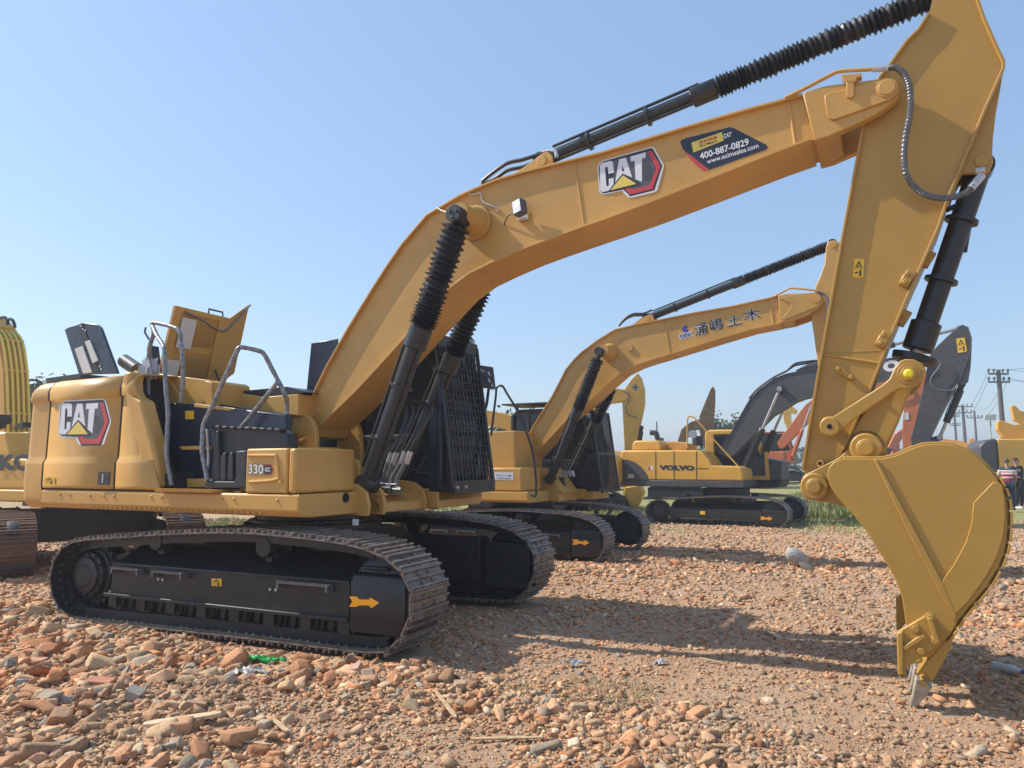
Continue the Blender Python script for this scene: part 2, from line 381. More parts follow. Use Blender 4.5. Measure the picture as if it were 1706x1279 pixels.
def warn_label(root, rz, fr, quad, Y, name='warning_label', m=None):
    """yellow pictogram label on quad tl,tr,br,bl of photo points"""
    q = [Vector(fr.P([p], Y)[0]) for p in quad]
    lb = MB().prism([tuple(v) for v in q], Y, Y+.002).build(name, m or M['ylab'], root, rz, smooth=0)
    def at(u, v): a = q[0].lerp(q[1], u); b = q[3].lerp(q[2], u); return tuple(a.lerp(b, v))
    mb = MB(); t = .0012; Y2 = Y-.0012
    tri = [(.5, .08), (.85, .44), (.15, .44)]; inn = [(.5, .19), (.7, .39), (.3, .39)]
    for i in range(3):
        j = (i+1) % 3; mb.prism([at(*tri[i]), at(*tri[j]), at(*inn[j]), at(*inn[i])], Y2, Y2+t)
    mb.prism([at(.46, .24), at(.54, .24), at(.54, .36), at(.46, .36)], Y2, Y2+t)
    mb.prism([at(0.04, .49), at(.96, .49), at(.96, .51), at(0.04, .51)], Y2, Y2+t)
    mb.prism([at(.15, .72), at(.5, .68), at(.5, .76), at(.15, .79)], Y2, Y2+t)
    mb.prism([at(.62, .58), at(.78, .58), at(.82, .92), at(.58, .92)], Y2, Y2+t)
    mb.build('pictogram', M['ink'], lb, 0, smooth=0); return lb
# ---------------------------------------------------------------- the big excavator in front
SW = -.044
FT = Frame(); FU = Frame(0, 0, 0, SW)
EX = empty('crawler_excavator', FT, 'largest mustard yellow excavator filling the foreground, engine cover open, bucket teeth on the rubble', 'excavator', 'excavators parked on the yard')
Yw, Yb, Kb, Kf = M['yellow'], M['yellow_g'], M['black'], M['frame']
crawler(EX, -1.295); crawler(EX, 1.295, side=1)
def track_frame(root, s, fr, full=True):
    mb = MB()
    def sec(pr, x0, x1): mb.prismx([(s*y, z) for y, z in pr], x0, x1)
    sec([(1.50, .27), (1.50, .585), (1.44, .60), (1.12, .77), (.95, .77), (.95, .27)], -1.42, 1.68)
    sec([(1.53, .25), (1.53, .285), (1.0, .285), (1.0, .25)], -1.50, 1.68)
    sec([(1.52, .575), (1.52, .60), (1.47, .615), (1.47, .585)], -1.40, 1.68)
    yy = sorted((s*1.10, s*1.38)); mb.box(-1.5, 1.75, yy[0], yy[1], .085, .27)
    for i in range(30):
        x = -1.5+i*.11; mb.prism([(x, .27), (x+.03, .12), (x+.075, .12), (x+.10, .27)], s*1.381, s*1.41)
    mb.prism([(-1.75, .32), (-1.42, .27), (-1.42, .7), (-1.7, .62)], s*1.12, s*1.3)
    o = mb.build('track_frame', Kf, root, bevel=.008)
    g = MB(); g.prismx([(s*y, z) for y, z in [(1.505, .17), (1.525, .20), (1.525, .60), (1.49, .66), (1.25, .70), (1.05, .70), (1.05, .17)]], 1.705, 2.28)
    g.prism([(2.28, .19), (2.34, .22), (2.34, .62), (2.28, .66)], s*1.10, s*1.512)
    g.box(1.78, 2.05, s*1.16, s*1.46, .70, .73)
    gd = g.build('idler_guard', Kf, root, bevel=.012)
    if full:
        for x0, x1 in ((-1.33, -.93), (-.72, -.30), (.92, 1.50)):
            st = MB(); st.box(x0, x1, s*1.50, s*1.585, .545, .56)
            for i in range(int((x1-x0)/.035)): st.box(x0+i*.035, x0+i*.035+.012, s*1.575, s*1.59, .56, .572)
            for x in (x0, x1-.02): st.box(x, x+.02, s*1.50, s*1.585, .50, .545)
            st.build('step', M['spring'] if s < 0 else Kf, o, smooth=0)
        b = MB()
        for x, z in ((-.70, .47), (-.64, .47), (.78, .47), (.85, .47), (1.42, .545), (-1.42, .30)): b.cyl((x, s*1.50, z), (x, s*1.518, z), .014, 8)
        b.build('bolts', M['zinc'], o)
    return o, gd
tfn, gdn = track_frame(EX, -1, FT)
track_frame(EX, 1, FT, False)
flat('arrow_marking', FT.P(Z(400, 800, .32825, [(553, 590), (590, 590), (606, 606), (657, 606), (658, 595), (706, 622), (663, 650), (658, 636), (606, 634), (590, 642), (553, 641), (570, 615)]), -1.5295), -1.5295, M['arrow'], gdn, th=.003)
warn_label(tfn, 0, FT, Z(0, 780, .2814, [(1252, 652), (1312, 654), (1312, 698), (1252, 696)]), -1.505)
# centre of the undercarriage
mb = MB(); mb.prismx([(-1.0, .45), (-.98, .75), (-.5, .92), (.5, .92), (.98, .75), (1.0, .45), (.5, .5), (-.5, .5)], -.75, .75)
mb.cyl((0, 0, .9), (0, 0, .98), .78, 40); mb.build('chassis', Kf, EX, bevel=.01)
MB().lathe((0, 0, .97), (0, 0, 1.2), [(0, .72), (.04, .72), (.05, .66), (.12, .66), (.13, .74), (.19, .74)], 48).build('slewing_ring', Kb, EX)
# --- upper frame
def U3(px, py, Y): return FU.y(px, py, Y)
mb = MB()
prof = [(-1.47, 1.345), (-1.49, 1.33), (-1.49, 1.19), (-1.44, 1.135), (-1.30, 1.125), (-.45, 1.125), (-.45, 1.345)]
XS = U3(497, 838, -1.49).x; YS = FU.x(600, 838, XS).y
prof = [(-1.47, 1.345), (-1.49, 1.33), (-1.49, 1.19), (-1.44, 1.135), (-1.30, 1.125), (YS, 1.125), (YS, 1.345)]
mb.prismx(prof, -2.86, XS)
mb.box(-.45+0, 1.10, YS+.001, .449, 1.12, 1.30); mb.prism([(-2.8, 1.12), (-.45, 1.12), (-.45, 1.3), (-2.8, 1.3)], -.449, .449)
mb.prismx([(.45, 1.125), (1.4, 1.125), (1.47, 1.18), (1.47, 1.345), (.45, 1.345)], -2.8, 1.42)
mb.prism([(1.42, 1.345), (1.42, 1.2), (1.30, 1.125)], .47, 1.45)
# front of the centre frame with cylinder brackets
mb.prism([(1.10, 1.10), (1.28, 1.12), (1.26, 1.22), (1.10, 1.30)], -.40, .42)
deck = mb.build('upper_deck', Yw, EX, SW, bevel=.012)
mb = MB()
for y0, y1 in ((-.66, -.61), (-.40, -.35), (.35, .40), (.61, .66)):
    mb.prism([(.70, 1.13), (1.30, 1.10), (1.32, 1.2), (1.28, 1.34), (1.15, 1.42), (.98, 1.44), (.70, 1.4)], y0, y1)
mb.build('cylinder_bracket', Yw, EX, SW, bevel=.006, ysplit=True)
mb = MB()
for px in (100, 116, 173, 190, 252, 270, 371, 390, 462, 150):
    v = U3(px, 827, -1.49); mb.lathe((v.x, -1.488, 1.29), (v.x, -1.51, 1.29), [(0, .016), (.008, .016), (.014, .009)], 10)
for i in range(34):
    x = -1.95+i*.08; mb.lathe((x, -1.475, 1.165), (x, -1.50, 1.15), [(0, .012), (.012, .009)], 8)
mb.build('deck_bolts', Yw, deck, 0)
v = FU.x(576, 829, XS); mb = MB(); mb.cyl((XS-.01, v.y, v.z), (XS+.004, v.y, v.z), .05, 28); mb.build('lifting_hole', M['hole'], deck)
# counterweight
def shell(x0f, x1f, prof_, name, m, nx=2, thick=.0):
    rows = []
    for y, z in prof_:
        a = x0f(z); b = x1f(z); rows.append([(a+(b-a)*i/nx, y, z) for i in range(nx+1)])
    mb = MB(); mb.grid(rows); return mb
SPROF = [(-1.485, 1.362), (-1.49, 1.40), (-1.49, 1.63), (-1.488, 1.655), (-1.462, 1.70), (-1.459, 1.74), (-1.448, 2.36), (-1.450, 2.375), (-1.476, 2.40), (-1.479, 2.49), (-1.463, 2.54), (-1.41, 2.60), (-1.35, 2.625), (-1.15, 2.64), (-.75, 2.65)]
mb = MB()
nseg = 9
rows = []
XB = -2.86
for y, z in [(-1.42, 1.125), (-1.475, 1.17), (-1.488, 1.25), (-1.487, 1.35)]+SPROF[1:]:
    r = .30; row = [(XB, y, z)]
    zz = max(0, z-2.45)*.45+max(0, 1.3-z)*.3
    xr = -3.40+zz; r = .24
    for k in range(nseg+1):
        th = pi/2*k/nseg; row.append((xr+r-r*sin(th), y+r-r*cos(th) if False else y+r*(1-cos(th)), z))
    row.append((xr-.09, 0, z)); 
    rows.append(row)
full = [rw+[(x, -y, z) for x, y, z in reversed(rw[:-1])] for rw in rows]
mb.grid(full); n0 = len(full[0])
mb.f.append(tuple(range(n0))); mb.f.append(tuple((len(full)-1)*n0+i for i in range(n0)))
cw = mb.build('counterweight', Yw, EX, SW, smooth=50)
door = shell(lambda z: -2.825, lambda z: -1.515, SPROF, 'door', Yw).build('side_door', Yw, EX, SW, smooth=50, solid=.02)
def xfront(z): return -1.33+(2.64-z)*.46
fp = shell(lambda z: -1.48, xfront, SPROF, 'front_panel', Yw, nx=2).build('corner_panel', Yw, EX, SW, smooth=50, solid=.02)
mb = MB()   # raised slanted frame of the corner panel
mb.prism(FU.P([(209, 619), (220, 619), (217, 635), (218, 650), (223, 660), (236, 667), (262, 765), (266, 812), (201, 812), (199, 785), (202, 770), (228, 768), (234, 760), (231, 743), (212, 672), (205, 634)], -1.47), -1.487, -1.30)
mb.build('panel_edge', Yw, fp, 0, bevel=.035, seg=4)
for xx in (-2.842, -1.498):
    rows = [[(xx-.009, y-.0125, z), (xx+.009, y-.0125, z)] for y, z in SPROF[:-2]]; MB().grid(rows).build('panel_gap', M['hole'], door, 0)
# dark body behind gaps
mb = MB(); mb.prism([(-2.84, 1.345), (-1.0, 1.345), (-1.55, 2.60), (-2.84, 2.60)], -1.375, 1.38); mb.build('engine_compartment', M['hole'], EX, SW)
v = U3(171.5, 797, -1.5)
mb = MB(); q = FU.P(Z(0, 780, .2814, [(586, 22), (652, 24), (648, 97), (580, 95)]), -1.505); mb.prism(q, -1.512, -1.49); hn = mb.build('door_handle', M['ink'], door, 0)
q = FU.P(Z(0, 780, .2814, [(606, 34), (612, 34), (609, 86), (603, 86)]), -1.515); MB().prism(q, -1.516, -1.512).build('handle_slot', M['zinc'], hn, 0, smooth=0)
warn_label(EX, SW, FU, Z(0, 780, .2814, [(258, 50), (325, 52), (324, 96), (258, 95)]), -1.505)
K1 = 240/1705
cat_logo(door, 0, FU, lambda p: (40+p[0]*K1, 580+p[1]*K1), -1.466)
# dark deck compartments under film
mb = MB(); mb.prism(FU.P([(236, 669), (352, 674), (400, 681), (476, 690), (480, 812), (268, 813)], -1.05), -1.05, -.97)
bf = mb.build('service_compartment', M['bluefilm'], EX, SW, bevel=.015)
q = FU.P(Z(220, 660, K1, [(632, 172), (735, 170), (735, 270), (632, 272)]), -1.053); flat('caution_label', q, -1.056, M['ylab'], bf)
mb = MB(); mb.prism(FU.P(Z(220, 660, K1, [(560, 598), (590, 590), (815, 585), (815, 628), (590, 632)]), -1.2), -1.2, -1.06); mb.build('step_plate', Yw, bf)
mb = MB(); mb.prism(FU.P(Z(220, 660, K1, [(650, 975), (870, 975), (870, 1075), (650, 1075)]), -1.25), -1.25, -1.06); mb.build('battery_box', Yb, bf)
mb = MB(); mb.prism(FU.P([(268, 790), (282, 788), (282, 812), (268, 812)], -1.40), -1.4, -1.1); mb.build('drain_cover', M['plastic'], bf)
st = MB(); a = U3(282, 811, -1.5); st.box(-.72, .12, -1.56, -1.3, 1.35, 1.375)
for i in range(28): st.box(-.72+i*.03, -.72+i*.03+.012, -1.57, -1.555, 1.35, 1.385)
st.build('tread_plate', Yw, deck, 0, smooth=0)
# yellow bodywork behind the rails
mb = MB(); mb.prism(FU.P([(222, 617), (262, 622), (348, 633), (353, 637), (353, 679), (238, 676)], -.9), -.9, -.35)
mb.prism(FU.P([(341, 634), (353, 637), (353, 677), (341, 676)], -.915), -.915, -.9)
mb.prism(FU.P([(353, 648), (440, 661), (497, 656), (497, 692), (353, 680)], -.5), -.5, -.2)
hb = mb.build('engine_housing', Yw, EX, SW, bevel=.012)
MB().prism(FU.P([(383, 653), (478, 644), (512, 653), (440, 661)], -.45), -.45, -.05).build('hood_gasket', M['black'], hb)
mb = MB(); mb.prism(FU.P(Z(220, 660, K1, [(735, 85), (1020, 120), (1150, 140), (1150, 170), (735, 128)]), -1.1), -1.1, -.9); mb.build('hood_ledge', Yw, hb, bevel=.005)
mb = MB(); mb.prism(FU.P([(355, 672), (476, 689), (476, 745), (355, 720)], -.8), -.8, -.72); mb.build('valve_bay', M['frame'], EX, SW)
# open engine hood: leaning cover seen from below
T1 = U3(290, 508, -.85); X1 = T1.x
def onx(px, py, X): return FU.x(px, py, X)
T2 = onx(383, 530, X1); T3 = onx(415, 507, X1+.05)
B1 = U3(258, 643, -.85); 
B2 = onx(358, 645, B1.x); B3 = onx(352+16, 655, B1.x+.02)
T1, T2, T3, B1, B2 = map(Vector, (T1, T2, T3, B1, B2))
n_ = (T2-T1).cross(B1-T1).normalized()
if n_.x > 0: n_ = -n_
def hp(u, v, o=0.): return (T1.lerp(T2, u)).lerp(B1.lerp(B2, u), v)+n_*o
mb = MB()
def slab(u0, u1, v0, v1, o0, o1): 
    vs = [hp(u, v, o) for o in (o0, o1) for v in (v0, v1) for u in (u0, u1)]
    mb.add(vs, [(0, 1, 3, 2), (4, 6, 7, 5), (0, 4, 5, 1), (2, 3, 7, 6), (0, 2, 6, 4), (1, 5, 7, 3)])
slab(0, 1, 0, 1, 0, .012); slab(0, .13, 0, 1, -.03, -.001); slab(.13, 1, 0, .07, -.03, -.001); slab(.13, 1, .47, .56, -.012, -.001); slab(.80, 1.0, .07, 1, -.03, -.001)
for i in range(22):
    for v0, v1 in ((.17, .45), (.60, .95)):
        u = .33+i*.02; slab(u, u+.010, v0, v1, -.022, -.001)
# side flange
vs = [T2, T3, T3+(B2-T2)*1.02, B2]
mb.add([Vector(v)+n_*o for o in (-.006, .006) for v in vs], [(0, 1, 2, 3), (7, 6, 5, 4), (0, 4, 5, 1), (1, 5, 6, 2), (2, 6, 7, 3), (3, 7, 4, 0)])
hood = mb.build('engine_hood', Yw, EX, SW, bevel=.003)
for (u0, u1, v0, v1) in ((.15, .40, .12, .50), (.03, .28, .66, 1.0)):
    MB().add([hp(u0, v0, -.034), hp(u1, v0, -.034), hp(u1, v1, -.034), hp(u0, v1, -.034)], [(0, 1, 2, 3)]).build('pale_liner', M['paper'], hood, smooth=0)
h1 = hp(.60, 0); h2 = hp(.86, 0)
MB().tube([h1, h1+Vector((0, 0, .055)), h2+Vector((0, 0, .055)), h2], .012, 8, smooth=False).build('hood_handle', M['ink'], hood)
MB().tube([hp(.9, .75, -.04), Vector(onx(372, 652, .1+X1))], .013, 8, smooth=False).build('gas_strut', M['ink'], hood)
MB().tube([hp(.16, .05, -.04), hp(.45, .10, -.04), hp(.8, .19, -.04), hp(.98, .14, -.04), T3+n_*-.03], .011, 8).build('seal_strip', M['spring'], hood)
# second open cover, dark, further back
Yc = -1.0
A = [U3(*p, Yc) for p in [(107, 549), (113, 545), (140, 537), (162, 540), (168, 546), (196, 622), (131, 624)]]
mb = MB(); mb.prism([(v.x, v.z) for v in A], Yc, Yc+.035)
rc = mb.build('radiator_cover', M['bluefilm'], EX, SW, bevel=.01)
mb = MB()
for quad in ([(124, 581), (137, 576), (153, 620), (138, 622)], [(141, 569), (149, 566), (163, 600), (154, 605)]): mb.prism(FU.P(quad, Yc-.02), Yc-.02, Yc)
mb.build('cover_bracket', M['paper'], rc, bevel=.004)
mb = MB(); mb.prism(FU.P([(129, 541), (137, 538), (166, 618), (156, 620)], Yc-.008), Yc-.008, Yc); mb.build('cover_rib', M['plastic'], rc)
mb = MB()
for p in ((134, 543), (138, 548), (142, 550), (166, 610), (168, 615)): v = U3(*p, Yc-.01); mb.cyl((v.x, Yc-.012, v.z), (v.x, Yc-.003, v.z), .012, 8)
mb.build('cover_clips', M['white'], rc)
# exhaust stack
mb = MB(); a = U3(209, 602, -.75); b = U3(238, 622, -.75)
dd = (b-a).normalized(); mb.lathe(a-dd*.03, b, [(0, .06), (0, .085), (.30, .085)], 24); mb.build('exhaust_stack', M['spring'], EX, SW)
mb = MB(); mb.prism(FU.P([(76, 630), (133, 622), (135, 628), (78, 640)], -.9), -.9, .4); mb.build('rear_grille', M['frame'], EX, SW)
# hand rails wrapped in clear film
def rail(name, pts, r=.024, m=None, n=12):
    V = [U3(*p[:2], p[2]) for p in pts]
    jr = random.Random(len(pts)*7+int(pts[0][0]))
    V2 = []
    for i, v in enumerate(V): V2.append(v)
    mb = MB(); dense = crspline(V2, 10)
    mb.tube(dense, lambda t: r*(1+.05*sin(t*170)+.04*sin(t*61+1)), n, smooth=False)
    return mb.build(name, m or M['wrap'], EX, SW)
r1 = rail('hand_rail', [(286, 808, -1.42), (283, 790, -1.42), (278, 760, -1.42), (279, 715, -1.40), (280, 690, -1.40), (276, 640, -1.38), (274, 590, -1.36), (272, 576, -1.34), (262, 560, -1.28), (254, 543, -1.22)])
rail('hand_rail', [(247, 668, -1.15), (247, 620, -1.15), (249, 580, -1.18), (256, 555, -1.2), (254, 540, -1.2), (262, 538, -1.2), (289, 545, -1.2), (299, 553, -1.2), (302, 570, -1.2), (305, 620, -1.2), (302, 670, -1.2)])
rail('hand_rail', [(346, 800, -1.45), (341, 775, -1.45), (337, 750, -1.45), (338, 720, -1.45), (340, 705, -1.44), (352, 680, -1.42), (372, 635, -1.40), (394, 587, -1.36), (399, 579, -1.34), (408, 579, -1.30), (430, 584, -1.2), (440, 590, -1.15), (455, 618, -1.1), (474, 655, -1.05), (478, 672, -1.0), (477, 700, -1.0), (477, 742, -1.0)])
rail('rail_brace', [(462, 637, -1.1), (440, 665, -1.12), (420, 690, -1.13), (402, 712, -1.15)])
rail('rail_brace', [(344, 715, -1.45), (346, 740, -1.40), (347, 770, -1.40), (343, 790, -1.43)], r=.012, m=M['panelw'])
MB().tube([U3(243, 545, -1.15), U3(241, 553, -1.15), U3(248, 565, -1.15)], .011, 8, smooth=False).build('mirror_hook', M['ink'], EX, SW)
mb = MB(); mb.prism(FU.P([(255, 575), (260, 618), (253, 618), (250, 590)], -1.1), -1.12, -1.02); mb.build('rail_mirror', M['plastic'], EX, SW, bevel=.01)
mb = MB(); c = U3(249, 612, -1.17)
rr = random.Random(5)
for i in range(14): mb.obox(c+Vector((rr.uniform(-.06, .06), rr.uniform(-.04, .04), rr.uniform(-.07, .07))), Vector((.05, rr.uniform(-.03, .03), rr.uniform(-.03, .03))), (0, .004, .01), Vector((rr.uniform(-.02, .02), 0, .05)))
mb.build('film_wrap', M['film'], EX, SW)
# black moulded tool box with ribs
mb = MB()
mb.prism(FU.P(Z(220, 660, K1, [(945, 375), (975, 365), (1240, 352), (1705, 380)])+[(478, 722), (481, 748), (408, 752), (408, 812), (345, 812), (339, 806), (342, 800), (352, 798)], -1.38), -1.38, -1.24)
tb = mb.build('tool_box', M['plastic'], EX, SW, bevel=.025, seg=3)
mb = MB()
for i in range(10):
    p = U3(355+i*12.5, 712.5+i*.6, -1.38); mb.obox(p+Vector((0, .0, .01)), (.035, 0, .0), (.0, .05, 0), (0, .0, .012))
mb.build('grip_ridge', M['plastic'], tb, bevel=.006)
mb = MB()
for pts in ([(945, 1000), (965, 470), (990, 405), (1018, 405), (1030, 700), (1030, 1000)], [(1035, 1000), (1045, 715), (1080, 665), (1105, 670), (1110, 1000)], [(1120, 1000), (1135, 710), (1160, 660), (1190, 665), (1195, 1000)]):
    mb.prism(FU.P(Z(220, 660, K1, pts), -1.43), -1.43, -1.37)
mb.build('tool_box_rib', M['plastic'], tb, bevel=.012)
mb = MB(); mb.prism(FU.P(Z(220, 660, K1, [(850, 1020), (875, 1000), (1200, 1008), (1225, 960), (1225, 650), (1350, 640), (1345, 1085), (860, 1085)]), -1.45), -1.45, -1.37); mb.build('tool_box_lip', M['plastic'], tb, bevel=.012)
# storage box with model number
X0 = U3(409, 780, -1.485).x; XC = U3(480, 780, -1.485).x; ZT = U3(480, 746, -1.485).z; ZB = 1.352
mb = MB(); mb.box(X0, XC-.012, -1.485, -.9, ZB, ZT); sb = mb.build('storage_box', Yw, EX, SW, bevel=.022, seg=3)
XF = U3(492, 780, -1.485).x; yr = FU.x(592, 780, XF).y
mb = MB(); mb.box(XC, XF, -1.485, yr, ZB, ZT-.004); fb = mb.build('fuel_box', Yw, EX, SW, bevel=.03, seg=4)
# storage door relief and lettering
mb = MB(); Z4 = lambda pts: Z(400, 660, K1, pts)
def strip(pts, Y, t, w, fr=FU):
    P = [Vector((x, Y, z)) for x, z in fr.P(pts, Y)]
    for a, b in zip(P, P[1:]): mb.beam(a, b, t, w, (1, 0, .01))
for pts in ([(95, 700), (430, 700)], [(430, 700), (450, 850), (460, 975)], [(460, 975), (360, 1000), (110, 1015)]):
    P = [Vector((x, -1.487, z)) for x, z in FU.P(Z4(pts), -1.487)]
    mb.tube([p for p in P], .016, 8, smooth=False)
v = FU.P(Z4([(480, 1010)]), -1.49)[0]; mb.cyl((v[0], -1.485, v[1]), (v[0], -1.505, v[1]), .02, 14)
mb.build('door_relief', Yw, sb)
Yd = -1.4875
f0 = flat('model_plate', FU.P(Z4([(285, 803), (365, 803), (395, 865), (365, 930), (285, 930)]), Yd), Yd-.001, M['red'], sb, th=.001)
flat('plate_inner', FU.P(Z4([(285, 812), (360, 812), (385, 866), (360, 920), (285, 920)]), Yd), Yd-.002, M['ink'], f0, th=.001)
lettering('outline_number', '330', FU, *Z4([(92, 926), (284, 930), (92, 796)]), Yd-.003, M['ink'], sb, bold=.045)
lettering('number', '330', FU, *Z4([(98, 918), (276, 922), (98, 803)]), Yd-.0045, M['white'], sb, bold=.02)
lettering('letters', 'GC', FU, *Z4([(292, 893), (356, 893), (292, 843)]), Yd-.0035, M['white'], sb, bold=.03)
# boom foot
mb = MB(); ft = FU.P([(484, 745), (485, 697), (491, 690), (504, 688), (514, 693), (521, 703), (525, 718), (526, 746)], -.42)
zb = 1.3; ft = [(ft[0][0]-.1, zb)]+ft+[(ft[-1][0], zb)]
mb.prism(ft, -.42, -.35); mb.prism(ft, .35, .42)
foot = mb.build('boom_bracket', Yw, EX, SW, bevel=.012, ysplit=True)
c = U3(496, 715, -.42); mb = MB(); pin_boss(mb, c.x, c.z, -.44, .44, .085); pin_boss(mb, c.x, c.z, -.45, -.44, .05)
a = U3(494, 738, -.43); b = U3(509, 728, -.43); mb.beam(a, b, .03, .035); mb.build('foot_pin', Yw, foot, 0, bevel=.004)
mb = MB(); mb.prismx([(-1.3, 1.35), (-.45, 1.35), (-.45, 1.80), (-1.3, 1.80)], .2, .75)
mb.build('pump_cover', Yw, EX, SW, bevel=.01)
mb = MB(); mb.prism([(XS-.15, 1.3), (1.3, 1.3), (.9, 1.40), (.5, 1.46)], -.45, .1); mb.prism([(.42, 1.3), (.95, 1.3), (.92, 1.66), (.75, 1.72), (.42, 1.74)], -.345, -.30)
mb.build('centre_frame', Yw, EX, SW, bevel=.01)
# --- boom
BW = .255; BF = .30
topl = [(505.5, 688), (542.7, 611), (580, 545), (620, 480), (645, 441), (670, 405), (694, 377), (710, 358), (741, 339.5), (765, 325), (790, 313.7), (827.6, 298.4), (870, 286), (919, 273.8), (1000, 253.9), (1080, 230), (1147.6, 209.2), (1241.4, 182.3), (1316.4, 162.3), (1337, 156.5)]
botl = [(1349.5, 231), (1300, 249), (1241, 272.6), (1160, 305), (1077, 338), (1000, 366.4), (973, 375.8), (905, 400.4), (862, 417), (818, 436.8), (780.7, 455.5), (748, 480), (705, 526), (661.5, 575), (625, 615), (590.2, 652.4), (527.8, 711.8)]
top = FU.P(topl, -BF); bot = FU.P(botl, -BF)
def inset_poly(a, b): return a+b
heel = [(top[0][0]-.03, top[0][1]-.1), (c.x-.09, c.z-.03), (c.x-.02, c.z-.1), (bot[-1][0], bot[-1][1])]
mb = MB(); body = top+FU.P([(1395, 144), (1395, 214)], -BF)+bot+[(bot[-1][0]-.06, bot[-1][1]-.10), (c.x, c.z-.10), (c.x-.1, c.z)]
mb.prism(body, -BW, BW)
boom = mb.build('boom', Yw, EX, SW, smooth=30)
mb = MB(); mb.ribbon(top, -BF, BF, .022); mb.build('top_flange', Yw, boom, 0, smooth=30, bevel=.003)
mb = MB(); mb.ribbon(bot, -BF, BF, .022); mb.build('bottom_flange', Yw, boom, 0, smooth=30, bevel=.003)
mb = MB()
def seam(p, q, Y, r=.009, fr=FU):
    a = fr.y(*p, Y); b = fr.y(*q, Y); mb.tube([a, b], r, 8, smooth=False)
seam((957, 264), (973, 374), -BW); seam((1314, 170), (1325, 240), -BW, .014); seam((535, 635), (552, 655), -BW); seam((775, 395), (822, 436), -BW, .007)
seam((523, 682), (545, 694), -BW, .011); seam((612, 500), (622, 512), -BW, .006)
mb.build('weld_seam', Yw, boom, isplit=True)
mb = MB()
tipo = FU.P([(1337, 156), (1343, 151.5), (1377.6, 142), (1440, 134), (1474, 129.5), (1487, 131), (1496, 139), (1499, 150), (1497, 160), (1490, 168), (1468, 184.6), (1440, 200), (1381, 226.8), (1357, 234)], -.33)
mb.prism(tipo, -.33, -.235); mb.prism(tipo, .235, .33); 
inn = FU.P([(1337, 156), (1390, 140), (1400, 150), (1400, 215), (1381, 226.8), (1357, 234)], -.33); mb.prism(inn, -.235, .235)
tipf = mb.build('boom_tip', Yw, boom, 0, bevel=.01)
mb = MB(); mb.prism(FU.P(Z(1240, 0, .3128, [(427, 528), (432, 510), (445, 503), (775, 420), (800, 425), (822, 450), (828, 480), (815, 505), (780, 535), (480, 642), (455, 638), (440, 620)]), -.33), -.352, -.33)
mb.build('cheek_plate', Yw, tipf, 0, bevel=.006)
tp = U3(1477.5, 148.5, -.33); mb = MB(); pin_boss(mb, tp.x, tp.z, -.372, .36, .062); mb.lathe((tp.x, -.352, tp.z), (tp.x, -.36, tp.z), [(0, .078), (.010, .078)], 28); mb.build('tip_pin', Yw, tipf, 0, bevel=.004)
mb = MB(); q = FU.P(Z(1240, 0, .3128, [(545, 435), (585, 435), (585, 510), (570, 525), (545, 520)]), -.36); mb.prism(q, -.375, -.352); q = FU.P(Z(1240, 0, .3128, [(515, 402), (625, 395), (625, 412), (600, 418), (590, 440), (545, 440), (520, 418)]), -.36); mb.prism(q, -.38, -.30)
mb.build('pipe_clamp', Yw, tipf, 0, bevel=.004)
mb = MB(); mb.tube([U3(1308, 163, -.30), U3(1345, 145, -.32), U3(1385, 124, -.34), U3(1400, 118.5, -.35), U3(1440, 116, -.36), U3(1462, 114.5, -.36)], .016, 10); mb.build('steel_pipe', Yw, boom)
mb = MB(); mb.tube([U3(1455, 115, -.36), U3(1485, 113, -.36)], .024, 10, smooth=False); mb.build('pipe_union', M['zinc'], boom)
# boom cylinder boss and stick-cylinder bracket
mb = MB(); pc = U3(789, 369, -.31); mb.lathe((pc.x, -.27, pc.z), (pc.x, -.62, pc.z), [(0, .185), (.03, .18), (.035, .16), (.10, .15), (.15, .12), (.33, .105)], 32)
mb.cyl((pc.x, .27, pc.z), (pc.x, .62, pc.z), .11); mb.build('cylinder_boss', Yw, boom, ysplit=True)
mb = MB(); mb.prism(FU.P([(848, 292), (870, 280), (905, 254), (912, 252), (919, 257), (921, 275), (880, 286)], -.16), -.16, -.12); mb.prism(FU.P([(848, 292), (870, 280), (905, 254), (912, 252), (919, 257), (921, 275), (880, 286)], -.16), .12, .16)
sc = U3(902.5, 268, -.16); pin_boss(mb, sc.x, sc.z, -.175, .175, .055); mb.build('stick_cylinder_bracket', Yw, boom, 0, bevel=.006)
# decals on the boom
def tfb(p):   # badge: side-panel coordinates to boom coordinates
    sx = [(415, 660), (950, 600), (405, 1040), (925, 1170)]; dx = [(150, 480), (560, 372), (165, 705), (590, 690)]
    u, v = p[0]-415, p[1]-640
    x = 143+u*.752+v*.077; y = 478-u*.178-v*-.545-u*0
    return 960+x*.2345, 160+y*.2345
cat_logo(boom, 0, FU, tfb, -BW-.004)
Yk = -BW-.003; Z6 = lambda pts: Z(960, 160, .2345, pts)
st = flat('phone_sticker', FU.P(Z6([(738, 325), (750, 310), (780, 298), (1095, 219), (1130, 232), (1350, 345), (1360, 368), (1340, 382), (945, 522), (760, 378)]), Yk), Yk, M['navy'], boom)
flat('sticker_red', FU.P(Z6([(762, 382), (945, 522), (900, 528), (862, 500), (805, 440)]), Yk-.0015), Yk-.0015, M['red'], st, th=.001)
flat('sticker_yellow', FU.P(Z6([(818, 330), (1035, 255), (1048, 315), (832, 400)]), Yk-.0015), Yk-.0015, M['ylab2'], st, th=.001)
flat('sticker_frame', FU.P(Z6([(1042, 246), (1105, 228), (1118, 292), (1054, 314)]), Yk-.0015), Yk-.0015, M['inkg'], st, th=.001)
flat('sticker_inner', FU.P(Z6([(1045, 249), (1102, 232), (1114, 290), (1056, 310)]), Yk-.0025), Yk-.0025, M['ink'], st, th=.001)
